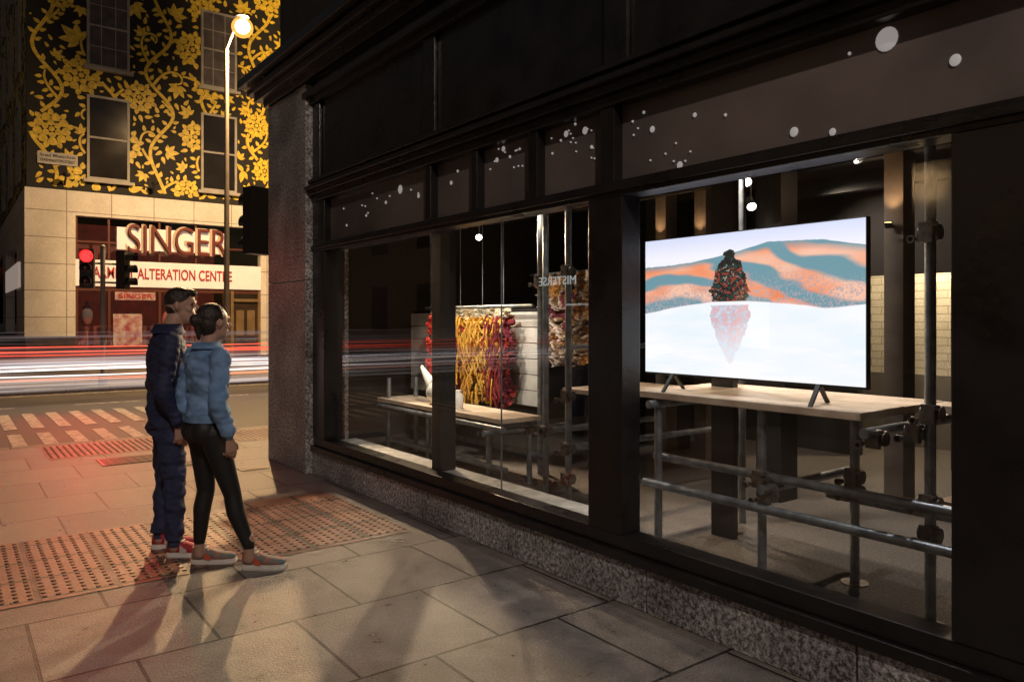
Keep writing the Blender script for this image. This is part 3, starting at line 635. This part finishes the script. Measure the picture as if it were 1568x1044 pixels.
tt2=(.90-V)/(.90-.50); hw2=np.interp(tt2,[0,.04,.15,.3,.6,.85,1],[.0,.014,.026,.045,.08,.098,.085])+.02*(vnoise(U*60,V*40,40,2)-.5)
ref=(tt2>0)&(tt2<1)&(np.abs(U-fu)<hw2); a=np.clip(tt2*1.0,.25,.75)*np.clip(.35+fn,0,1)
rc=np.where((fn>.52)[...,None],C(.70,.30,.32),C(.36,.30,.45)); img=np.where(ref[...,None],lerp(snow,rc,a),img)
ys_=yb-U*(yb-ya); zs_=zb-V*(zb-za)
vs=np.stack([np.full(U.size,TX-.001),ys_.ravel(),zs_.ravel()],1)
idx=np.arange(NU*NV).reshape(NV,NU); fs=np.stack([idx[:-1,:-1],idx[1:,:-1],idx[1:,1:],idx[:-1,1:]],-1).reshape(-1,4)
o=newmesh('tv_screen',vs.tolist(),fs.tolist(),vcolmat('screen_picture',1.12),tv); setcol(o.data,img.reshape(-1,3))

# ------------------------------------------------------------------ hanging textiles
def textile(name,x,y0,y1,z0,z1,seed,palette,depth=.07,N=210):
    u,v=np.meshgrid(np.linspace(0,1,N),np.linspace(0,1,N))
    w1=vnoise(u*6,v*6,seed+31,3)-.5; w2=vnoise(u*6,v*6,seed+41,3)-.5
    uu=.8*u+.6*v+.5*w1; vv=-.6*u+.8*v+1+.5*w2        # rotated, warped noise domain (no grid look)
    n1=vnoise(uu*5,vv*5,seed); n2=vnoise(uu*20,vv*20,seed+3,3); n3=vnoise(uu*7,vv*7,seed+7,3)
    X=x-depth*(n1-.5)*1.8-.09*(n2-.5)*1.7; bott=.14*(vnoise(u*7,v*0,seed+11)-.3)
    Z=z1-(z1-z0)*v*(1+bott)+.02*(vnoise(u*16,v*0,seed+21)-.5); side=.14*(vnoise(v*7,u*0,seed+12)-.5)
    Yy=y1-(y1-y0)*u+side*np.sign(.5-u)*np.abs(u-.5)*2
    col=palette(u,v,n1,n2,n3)
    keep=((n2>.40)|((u>.08)&(u<.92)&(v<.88)))
    vs=np.stack([X.ravel(),Yy.ravel(),Z.ravel()],1); idx=np.arange(N*N).reshape(N,N)
    q=np.stack([idx[:-1,:-1],idx[1:,:-1],idx[1:,1:],idx[:-1,1:]],-1).reshape(-1,4); kk=keep[:-1,:-1].ravel(); q=q[kk]
    o=newmesh(name,vs.tolist(),q.tolist(),vcolmat(name+'_wool',0,.9)); setcol(o.data,col.reshape(-1,3)); return o
def sel(conds,cols,shape):
    out=np.zeros(shape+(3,)); out[:]=cols[-1]
    for c,k in reversed(list(zip(conds,cols[:-1]))): out[c]=k
    return out
def pal1(u,v,n1,n2,n3):
    e=np.abs(u-.47-.06*np.sin(v*6))+.25*(n1-.5)+.15*(n3-.5)
    c=sel([(v<.05+.08*n2),(e>.36)&(n3>.5),(e>.33),(e>.25)&(n3>.45),(n3<.38)&(v>.5),(n2>.60),(n2<.40)],[(.62,.55,.42),(.36,.03,.02),(.14,.012,.03),(.34,.03,.02),(.10,.09,.03),(.85,.60,.18),(.50,.22,.02),(.74,.42,.03)],u.shape)
    return c*(.3+1.2*n2)[...,None]
def pal2(u,v,n1,n2,n3):
    c=sel([(n2>.64),(n3>.56),(n1<.42),(n2<.40)],[(.65,.55,.5),(.50,.22,.04),(.20,.03,.05),(.04,.05,.04),(.30,.18,.08)],u.shape); return c*(.4+n2)[...,None]
e1=empty('hanging_textile'); t1=textile('woven_panel',4.2,5.56,6.66,.76,1.66,50,pal1); t1.parent=e1
m=MB(); m.cyl((4.22,5.3,1.68),(4.22,7.2,1.68),.015); 
for y in (5.75,6.1,6.5): m.cyl((4.22,y,1.68),(4.22,y,2.8),.004,n=6)
m.obj('rail',steel,e1)
random.seed(8)
for nm,cc,cc2 in (('gold_tassels',(.70,.42,.05),(.45,.18,.03)),('red_tassels',(.35,.03,.03),(.15,.012,.03))):
    m=MB()
    for i in range(110):
        ctr=(nm=='gold_tassels'); y=random.gauss(6.1,.16) if ctr else random.choice((random.uniform(5.58,5.85),random.uniform(6.35,6.66)))
        z=random.uniform(.85,1.6); x=4.09+random.uniform(-.03,.03); m.tube([(x,y,z),(x-.025,y+random.uniform(-.03,.03),z-.06),(x-.015,y+random.uniform(-.05,.05),z-random.uniform(.12,.22))],random.uniform(.006,.011),n=5)
    m.obj(nm,mat(nm,cc,.9,col2=cc2,vscale=9),e1)
e2=empty('hanging_textile'); t2=textile('tapestry_panel',5.2,5.5,6.45,1.12,2.05,80,pal2); t2.parent=e2
m=MB(); m.cyl((5.22,5.3,2.05),(5.22,6.6,2.05),.015); m.cyl((5.22,5.5,2.05),(5.22,5.5,2.8),.005,n=6); m.cyl((5.22,6.4,2.05),(5.22,6.4,2.8),.005,n=6); m.obj('rail',steel,e2)
e=empty('display_screen_panel'); m=MB()
for i in range(6): m.box(4.34,4.37,5.36,7.75,.75+i*.147,.75+i*.147+.140)
m.obj('planks',mat('white_boards',(.72,.70,.66),.6,var=.15,vscale=8),e,.003)
m=MB(); m.box(4.36,4.40,5.32,5.36,.15,1.66); m.box(4.36,4.40,7.75,7.79,.15,1.66); m.box(4.375,4.4,5.36,7.75,.7,1.66); m.obj('panel_frame',blackmatt,e)
e=empty('red_wool_hanging'); m=MB(); random.seed(21)
for i in range(46):
    z=random.uniform(.95,1.66); wd=.03 if z<1.55 else .055; m.sphere((4.08+random.uniform(-.02,.02),6.88+random.uniform(-wd,wd),z),random.uniform(.014,.03),nu=8,nv=6)
m.cyl((4.1,6.88,1.6),(4.2,6.88,1.69),.008); m.obj('wool',mat('red_wool',(.55,.04,.02),.85,var=.5,vscale=30),e)
e=empty('ceramic_bird_sculpture'); cer=mat('white_ceramic',(.8,.79,.76),.25,var=.05)
m=MB()
m.sphere((3.78,6.20,.85),.11,.17,.11,nu=20,nv=14)
rings=[]
for i in range(9):
    t=i/8; y=6.25+.27*t; z=.87+.20*t**1.3; r=.085*(1-t)+.032; rings.append([(3.78+r*.7*math.cos(k*math.pi/6),y+r*.5*math.sin(k*math.pi/6)*.6,z+r*math.sin(k*math.pi/6)) for k in range(12)])
m.loft(rings); 
m.sphere((3.78,6.04,.80),.09,.09,.06,nu=16,nv=10); m.sphere((3.76,5.97,.92),.055,.06,.05,nu=16,nv=10); m.cyl((3.75,5.92,.92),(3.74,5.85,.90),.02,.004)
m.cyl((3.78,6.12,.74),(3.78,6.12,.77),.08,.07)
m.obj('bird_body',cer,e)
e=empty('glass_jar'); m=MB(); m.loft([[(3.72+r*math.cos(k*.5236),5.78+r*math.sin(k*.5236),z) for k in range(12)] for r,z in ((.05,.74),(.055,.78),(.055,.86),(.035,.89),(.04,.91))]); m.obj('jar',cer,e)
# window label, and glowing letters standing in for reversed reflected sign text
e=empty('label_and_reflected_text'); wl=mat('glow_letter',(.7,.75,.78),.5,emit=(.7,.85,.9),estr=.25)
text('MISTERSE',GX+.012,3.42,1.77,.36,.055,wl,e,.001,rotz=math.radians(90),mirror=False)
text('permanent shell export',GX+.012,3.52,1.64,.22,.02,wl,e,.0005,rotz=math.radians(-90))

# ------------------------------------------------------------------ interior lights
def aim(o,t): o.rotation_euler=(Vector(t)-o.location).to_track_quat('-Z','Y').to_euler()
can=mat('white_can',(.7,.7,.7),.4); lensm=glow('spot_lens',(1,.93,.8),12)
def spot(loc,tgt,en,col,ang,blend=.5,rad=.03,body=True):
    e=empty('spotlight'); l=bpy.data.lights.new('beam','SPOT'); l.energy=en; l.color=col; l.spot_size=math.radians(ang); l.spot_blend=blend; l.shadow_soft_size=rad
    o=bpy.data.objects.new('beam',l); link(o,e); o.location=loc; aim(o,tgt)
    d=(Vector(tgt)-Vector(loc)).normalized(); a=Vector(loc)-d*.03
    m=MB(); m.cyl(a-d*.12,a,.03,.04,cap=False); m.cyl(a-d*.13,a-d*.12,.028,.03); b=a-d*.06; m.cyl(b,(b.x,b.y,2.93),.008,n=6); m.box(b.x-.03,b.x+.03,b.y-.05,b.y+.05,2.9,2.95)
    m.obj('can',can,e)
    m=MB(); m.cyl(a-d*.02,a-d*.018,.036,n=14); m.obj('lens',lensm,e)
warm=(1,.72,.44)
spot((5.2,7.6,2.55),(1.7,3.4,0),560,warm,64,.4,.05)
spot((4.0,7.7,2.55),(1.9,3.2,0),380,warm,64,.4,.05)
spot((3.45,5.4,2.34),(4.2,6.1,1.2),75,(1,.88,.7),74)
spot((3.5,6.6,2.6),(3.9,6.3,.7),55,(1,.92,.8),60)
spot((3.5,5.0,2.7),(4.2,6.0,1.0),70,(1,.9,.75),50)
spot((4.1,5.2,2.7),(5.2,6.0,1.5),100,(1,.88,.7),50)
spot((4.6,3.31,2.52),(3.7,2.5,1.0),60,(1,.92,.85),75)
spot((5.5,3.9,2.5),(4.2,2.6,.9),60,(1,.9,.8),80)
spot((3.5,4.3,2.7),(3.3,4.2,.3),30,(1,.92,.85),80)
spot((3.3,2.3,2.75),(3.6,2.3,1.1),45,(1,.95,.92),90)
spot((4.2,3.3,2.75),(5.5,2.0,.15),120,(1,.85,.7),110)
spot((5.6,3.0,2.75),(5.2,1.6,.15),120,(1,.8,.6),120)
spot((6.4,4.2,2.75),(7.4,3.4,1.2),60,(1,.8,.6),120)
l=bpy.data.lights.new('corridor_light','POINT'); l.energy=130; l.color=(1,.78,.48); l.shadow_soft_size=.1
ce=empty('ceiling_light'); o=bpy.data.objects.new('corridor_light',l); link(o,ce); o.location=(8.1,3.6,2.6); m=MB(); m.cyl((8.1,3.6,2.75),(8.1,3.6,2.95),.1); m.obj('shade',blackmatt,ce)
# piers with small up-lights
pm=mat('brown_pier',(.16,.13,.11),.6,var=.3,vscale=4); scl=glow('sconce_lens',(1,.6,.25),10)
for (x,y,z,en) in ((5.55,2.735,2.27,12),(6.0,5.95,1.98,8),(6.0,4.88,2.36,8),(6.0,5.40,2.38,8),(5.9,1.5,2.2,6)):
    boxo('lit_pier',x+.02,x+.2,y-.07,y+.07,.15,2.94,pm,sh)
    e=empty('wall_uplight'); m=MB(); m.cyl((x-.06,y,z-.05),(x-.06,y,z-.012),.022,.032); m.box(x-.06,x+.022,y-.008,y+.008,z-.04,z-.025); m.obj('body',blackmatt,e)
    m=MB(); m.cyl((x-.06,y,z-.011),(x-.06,y,z-.009),.024); m.obj('lens',scl,e)
    l=bpy.data.lights.new('uplight_beam','SPOT'); l.energy=en; l.color=(1,.6,.28); l.spot_size=math.radians(80); l.spot_blend=.5; l.shadow_soft_size=.015
    o=bpy.data.objects.new('uplight_beam',l); link(o,e); o.location=(x-.06,y,z); o.rotation_euler=(math.pi,0,0)

# ------------------------------------------------------------------ people
class Body:
    def __init__(s): s.mb=MB(); s.prims=[]
    def cone(s,p,q,r1,r2,tag,ends=True,n=18):
        s.mb.cyl(p,q,r1,r2,n=n)
        if ends:
            s.mb.sphere(p,r1,nu=n,nv=10); s.mb.sphere(q,r2,nu=n,nv=10)
        s.prims.append(('c',np.array(p),np.array(q),r1,r2,tag))
    def ell(s,c,r,tag):
        s.mb.sphere(c,*r,nu=22,nv=16); s.prims.append(('e',np.array(c),np.array(r),0,0,tag))
    def loft(s,rings,tag):
        rr=[[(cx+rx*math.cos(t),cy+ry*math.sin(t),z) for t in [2*math.pi*k/28 for k in range(28)]] for (z,cx,cy,rx,ry) in rings]
        s.mb.loft(rr); s.prims.append(('l',np.array(rings),None,0,0,tag))
    def build(s,name,mats,parent,voxel=.005,wr=None):
        o=s.mb.obj(name+'_tmp',mats); md=o.modifiers.new('r','REMESH'); md.mode='VOXEL'; md.voxel_size=voxel
        sm=o.modifiers.new('s','SMOOTH'); sm.iterations=4; sm.factor=.5
        dg=bpy.context.evaluated_depsgraph_get(); me=bpy.data.meshes.new_from_object(o.evaluated_get(dg)); bpy.data.objects.remove(o)
        n=len(me.polygons); c=np.zeros(n*3); me.polygons.foreach_get('center',c); c=c.reshape(-1,3)
        best=np.full(n,1e9); tag=np.zeros(n,dtype=int)
        for p in s.prims:
            if p[0]=='c':
                a,b=p[1],p[2]; ab=b-a; t=np.clip(((c-a)@ab)/(ab@ab+1e-9),0,1); d=np.linalg.norm(c-(a+t[:,None]*ab),axis=1)-(p[3]+(p[4]-p[3])*t)
            elif p[0]=='e':
                q=(c-p[1])/p[2]; k=np.linalg.norm(q,axis=1); d=(k-1)*p[2].min()
            else:
                r=p[1]; o_=np.argsort(r[:,0]); r=r[o_]; z=np.clip(c[:,2],r[0,0],r[-1,0]); cx=np.interp(z,r[:,0],r[:,1]);cy=np.interp(z,r[:,0],r[:,2]);rx=np.interp(z,r[:,0],r[:,3]);ry=np.interp(z,r[:,0],r[:,4])
                k=np.sqrt(((c[:,0]-cx)/rx)**2+((c[:,1]-cy)/ry)**2); d=np.maximum((k-1)*np.minimum(rx,ry),np.abs(c[:,2]-z))
            u=d<best-1e-4; best[u]=d[u]; tag[u]=p[5]
        me.materials.clear()
        for mm in mats: me.materials.append(mm)
        me.polygons.foreach_set('material_index',tag.astype(np.int32)); me.polygons.foreach_set('use_smooth',[True]*n)
        if wr:
            nv=len(me.vertices); co_=np.zeros(nv*3); me.vertices.foreach_get('co',co_); co_=co_.reshape(-1,3)
            nn=np.zeros(nv*3); me.vertex_normals.foreach_get('vector',nn); nn=nn.reshape(-1,3)
            wt=np.zeros(nv)
            nl=len(me.loops); lv=np.zeros(nl,dtype=np.int32); me.loops.foreach_get('vertex_index',lv); lt_=np.zeros(n,dtype=np.int32); me.polygons.foreach_get('loop_total',lt_)
            pt=np.repeat(tag,lt_)
            for t_,w_ in wr.items(): wt[lv[pt==t_]]=w_
            am=np.array([0.0]*nv)
            for i in np.nonzero(wt)[0]:
                x,y,z=co_[i]; am[i]=mnoise.noise(Vector((x*9,y*9,z*15)))*.011+mnoise.noise(Vector((x*20+5,y*20,z*32)))*.005
            co_=co_+nn*(am*wt)[:,None]; me.vertices.foreach_set('co',co_.ravel())
        me.update(); o=bpy.data.objects.new(name,me); link(o,parent); return o
def hand(b,wr,dirv,side,tag,sc=1.0,curl=.35,thumbf=1):
    """relaxed hanging hand; palm faces body; fingers in f-axis order"""
    d=Vector(dirv).normalized(); f=Vector((1,0,0)); f=(f-d*f.dot(d)).normalized(); pn=d.cross(f)*1.0
    if pn.y*side>0: pn=-pn     # palm normal toward the body
    w=Vector(wr)
    for i,k in enumerate((-1.5,-.5,.5,1.5)):
        b.cone(w+f*k*.010*sc,w+d*.085*sc+f*k*.019*sc,.013*sc,.0105*sc,tag,n=10)
    L=(.058,.072,.078,.070)
    for i,k in enumerate((-1.5,-.5,.5,1.5)):
        p=w+d*.085*sc+f*k*.0205*sc; a=curl+.12*(1.5-k); dd=(d*math.cos(a)+pn*math.sin(a)); q=p+dd*L[i]*.5*sc; dd2=(d*math.cos(2.1*a)+pn*math.sin(2.1*a)); r=q+dd2*L[i]*.5*sc
        b.cone(p,q,.0092*sc,.0084*sc,tag,n=10); b.cone(q,r,.0084*sc,.007*sc,tag,n=10)
    p=w+d*.025*sc+f*.018*sc; q=p+(d*.75+f*.7+pn*.25).normalized()*.045*sc; r=q+(d*.95+f*.15+pn*.3).normalized()*.032*sc
    b.cone(p,q,.0125*sc,.0105*sc,tag,n=10); b.cone(q,r,.0100*sc,.008*sc,tag,n=10)
def shoe(parent,x,y,yaw,L,mats):
    e=MB(); n=20
    prof=[(-.30,.30,.60),(-.27,.40,.85),(-.15,.46,1),(.05,.50,.85),(.25,.58,.62),(.45,.60,.48),(.60,.50,.42),(.68,.28,.30)]
    def ring(t,wd,h,z0,z1):
        out=[]
        for k in range(n):
            a=2*math.pi*k/n; out.append((t*L, wd*L*.30*math.cos(a), z0+(z1-z0)*(.5+.5*math.sin(a))))
        return out
    e.loft([ring(t,wd,h,.022,.022+.085*h+.01) for t,wd,h in prof],0)
    out=[(t,wd*1.08) for t,wd,h in prof]
    top=[(t*L*1.02,w_*L*.30) for t,w_ in out]+[(t*L*1.02,-w_*L*.30) for t,w_ in reversed(out)]
    e.loft([[(a,b_,0.0) for a,b_ in top],[(a*1.02,b_*1.06,.012) for a,b_ in top],[(a,b_,.034) for a,b_ in top]],1,True,False)
    e.cyl((-.13*L,0,.06),(-.15*L,0,.115),.043,.040,mi=0); e.cyl((-.02*L,0,.075),(-.06*L,0,.125),.022,.02,mi=1)
    for i in range(4): e.cyl((.02*L+i*.055*L,-.028,.104-i*.012),(.04*L+i*.055*L,.028,.104-i*.012),.004,n=6,mi=1)
    e.box(-.30*L,-.27*L,-.012,.012,.04,.10,2)
    for s in (-1,1): e.loft([[(.0*L,s*.0475,.04),(.16*L,s*.055,.035),(.17*L,s*.052,.055),(.02*L,s*.047,.085)],[(.0*L,s*.0495,.04),(.16*L,s*.057,.035),(.17*L,s*.054,.055),(.02*L,s*.049,.085)]],2,True,False)
    o=e.obj('shoe',mats,parent); o.location=(x,y,0); o.rotation_euler=(0,0,yaw); return o

def head(b,c,yaw,S,skin,hair,lips,woman):
    """head centred at c (mid head), face toward yaw (in body frame)"""
    cy,sy=math.cos(yaw),math.sin(yaw)
    def P(f,l,z): return (c[0]+(f*cy-l*sy)*S,c[1]+(f*sy+l*cy)*S,c[2]+z*S)
    b.ell(P(-.008,0,.022),(.093*S,.077*S,.092*S),skin)
    b.ell(P(.020,0,-.048),(.062*S,.056*S,.066*S),skin)
    b.ell(P(.055,0,-.088),(.025*S,.026*S,.022*S),skin)    # chin
    b.cone(P(.082,0,.012),P(.106,0,-.022),.008*S,.013*S,skin,n=10)   # nose
    b.cone(P(.078,-.03,.026),P(.078,.03,.026),.010*S,.010*S,skin,n=10) # brow
    b.cone(P(.079,-.017,-.052),P(.079,.017,-.052),.0075*S,.0075*S,lips,n=10)
    for s in (-1,1):
        b.ell(P(.055,s*.035,-.02),(.026*S,.022*S,.024*S),skin)  # cheek
        b.ell(P(-.005,s*.078,-.002),(.016*S,.010*S,.028*S),skin)  # ear
    if woman:
        b.ell(P(-.022,0,.038),(.094*S,.085*S,.088*S),hair); b.ell(P(-.05,0,-.01),(.062*S,.078*S,.075*S),hair)
        b.ell(P(-.118,0,.015),(.040*S,.038*S,.042*S),hair); b.cone(P(-.11,0,-.01),P(-.10,0,-.10),.026*S,.012*S,hair)
    else:
        b.ell(P(-.018,0,.040),(.092*S,.083*S,.084*S),hair); b.ell(P(-.048,0,.0),(.056*S,.074*S,.075*S),hair); b.ell(P(.045,.01,.085),(.05*S,.06*S,.028*S),hair)
    return P
skinm=mat('skin',(.46,.28,.21),.5,var=.08,vscale=12)
lipm=mat('lips',(.40,.14,.12),.45); eyem=mat('eye',(.03,.02,.02),.15); 
hairm=mat('dark_hair',(.03,.02,.014),.45,var=.5,vscale=40,bump=.4,bscale=90)
denim=mat('denim_jacket',(.25,.41,.68),.85,col2=(.13,.25,.46),vscale=9,bump=.35,bscale=150)
legg=mat('black_leggings',(.012,.012,.014),.6,var=.3)
navy=mat('navy_jacket',(.022,.028,.080),.7,var=.35,vscale=8,bump=.3,bscale=90)
jeans=mat('dark_jeans',(.030,.04,.10),.85,var=.4,vscale=12,bump=.35,bscale=160)
def eyes(P,S,parent,loc):
    m=MB()
    for s in (-1,1): m.sphere(P(.0735,s*.031,.006),.0095*S,.0095*S,.006*S)
    return m.obj('eyes',eyem,parent)

# --- woman
W=empty('woman'); W.location=(1.292,4.883,0); W.rotation_euler=(0,0,math.radians(8))
b=Body(); SK,HR,LP,JK,LG=0,1,2,3,4
b.cone((0,0,1.33),(.02,0,1.44),.052,.046,SK)
P=head(b,(.045,0,1.535),math.radians(2),.98,SK,HR,LP,True)
b.loft([(.93,0,0,.118,.160),(.98,.005,0,.125,.160),(1.06,0,0,.112,.148),(1.16,.0,0,.116,.160),(1.26,-.005,0,.116,.178),(1.33,-.008,0,.096,.172),(1.375,-.005,0,.066,.10),(1.395,0,0,.060,.065)],JK)
b.loft([(.80,0,0,.10,.155),(.86,-.008,0,.118,.165),(.95,0,0,.100,.14)],LG)
for s in (1,-1): b.ell((-.045,s*.07,.87),(.085,.085,.09),LG); 
for s in (1,-1): b.ell((-.0,s*.165,1.325),(.06,.058,.06),JK)
sh_,el,wrp=(0,-.19,1.32),(-.04,-.245,1.06),(.04,-.235,.835)
b.cone(sh_,el,.060,.052,JK); b.cone(el,(.03,-.237,.862),.054,.042,JK,ends=False); b.ell(el,(.053,.053,.053),JK); b.cone((.028,-.237,.875),wrp,.026,.024,SK,n=12); hand(b,wrp,(.12,.02,-1),-1,SK,.92)
sh_,el,wrp=(0,.19,1.32),(-.055,.25,1.06),(.0,.235,.845)
b.cone(sh_,el,.060,.052,JK); b.cone(el,(-.006,.237,.872),.054,.042,JK,ends=False); b.ell(el,(.053,.053,.053),JK); b.cone((-.008,.237,.885),wrp,.026,.024,SK,n=12); hand(b,wrp,(.05,-.02,-1),1,SK,.92)
for hip,kn,an in (((0,.085,.85),(.035,.10,.47),(.0,.115,.10)),((0,-.085,.85),(.10,-.135,.475),(.175,-.205,.10))):
    b.cone(hip,kn,.088,.054,LG); h=Vector(kn).lerp(Vector(an),.3); b.cone(kn,tuple(h+Vector((-.012,0,0))),.054,.054,LG); b.cone(tuple(h+Vector((-.012,0,0))),(an[0],an[1],.155),.054,.037,LG,ends=False); b.cone((an[0],an[1],.2),(an[0],an[1],.07),.032,.033,SK)
b.build('body',[skinm,hairm,lipm,denim,legg],W,wr={3:1.7})
eyes(P,.98,W,0)
m=MB()
ring=lambda z,rx,ry:[(rx*math.cos(t),ry*math.sin(t),z) for t in [2*math.pi*k/32 for k in range(32)]]
m.loft([ring(1.365,.086,.108),ring(1.40,.070,.080),ring(1.415,.076,.086),ring(1.375,.098,.121)],cap=False); m.loft([ring(.925,.128,.169),ring(.972,.132,.171)],cap=False); m.obj('collar_and_hem',denim,W)
sneak=[mat('sneaker_fabric',(.45,.16,.10),.7,col2=(.10,.18,.18),vscale=22),mat('sneaker_sole',(.7,.66,.6),.5),mat('sneaker_stripe',(.6,.10,.05),.5)]
shoe(W,.04,.115,math.radians(-38),.27,sneak); shoe(W,.22,-.205,math.radians(-44),.27,sneak)
# --- man
M=empty('man'); M.location=(1.17,5.37,0); M.rotation_euler=(0,0,math.radians(-8))
b=Body()
b.cone((0,0,1.44),(.045,0,1.555),.062,.057,SK)
P=head(b,(.085,0,1.645),math.radians(-22),1.03,SK,HR,LP,False)
b.loft([(.84,.005,0,.132,.180),(.90,.005,0,.132,.178),(1.05,.0,0,.125,.172),(1.2,0,0,.128,.188),(1.34,-.002,0,.128,.205),(1.42,-.004,0,.105,.19),(1.47,0,0,.078,.12),(1.50,.01,0,.072,.080)],JK)
b.loft([(.80,0,0,.115,.165),(.90,0,0,.118,.165)],LG)
for s in (1,-1): b.ell((0,s*.195,1.405),(.072,.066,.068),JK)
sh_,el,wrp=(0,-.215,1.40),(-.05,-.265,1.11),(.05,-.235,.875)
b.cone(sh_,el,.066,.056,JK); b.cone(el,(.045,-.236,.90),.057,.044,JK,ends=False); b.ell(el,(.057,.057,.057),JK); b.cone((.04,-.237,.91),wrp,.029,.027,SK,n=12); hand(b,wrp,(.1,.03,-1),-1,SK,1.0)
sh_,el,wrp=(0,.215,1.40),(-.07,.265,1.11),(.0,.235,.875)
b.cone(sh_,el,.066,.056,JK); b.cone(el,(-.004,.236,.90),.057,.044,JK,ends=False); b.ell(el,(.057,.057,.057),JK); b.cone((-.004,.237,.91),wrp,.029,.027,SK,n=12); hand(b,wrp,(.1,-.03,-1),1,SK,1.0)
for hip,kn,an in (((0,.095,.86),(.0,.115,.48),(-.04,.135,.10)),((0,-.095,.86),(.035,-.105,.48),(.03,-.115,.10))):
    b.cone(hip,kn,.097,.068,LG); b.cone(kn,(an[0],an[1],.115),.067,.056,LG,ends=False); b.ell(kn,(.068,.068,.068),LG); b.cone((an[0],an[1],.2),(an[0],an[1],.07),.035,.036,SK)
b.build('body',[skinm,hairm,lipm,navy,jeans],M,wr={3:1.4,4:1.5})
eyes(P,1.03,M,0)
m=MB(); m.loft([ring(1.455,.095,.125),ring(1.51,.078,.090),ring(1.525,.086,.098),ring(1.465,.108,.138)],cap=False); m.obj('collar',navy,M)
sneak2=[mat('red_canvas',(.42,.03,.045),.7,var=.2),mat('white_rubber',(.75,.72,.68),.5),mat('red_stripe',(.6,.5,.5),.5)]
shoe(M,.0,.135,math.radians(-18),.285,sneak2); shoe(M,.075,-.115,math.radians(-24),.285,sneak2)
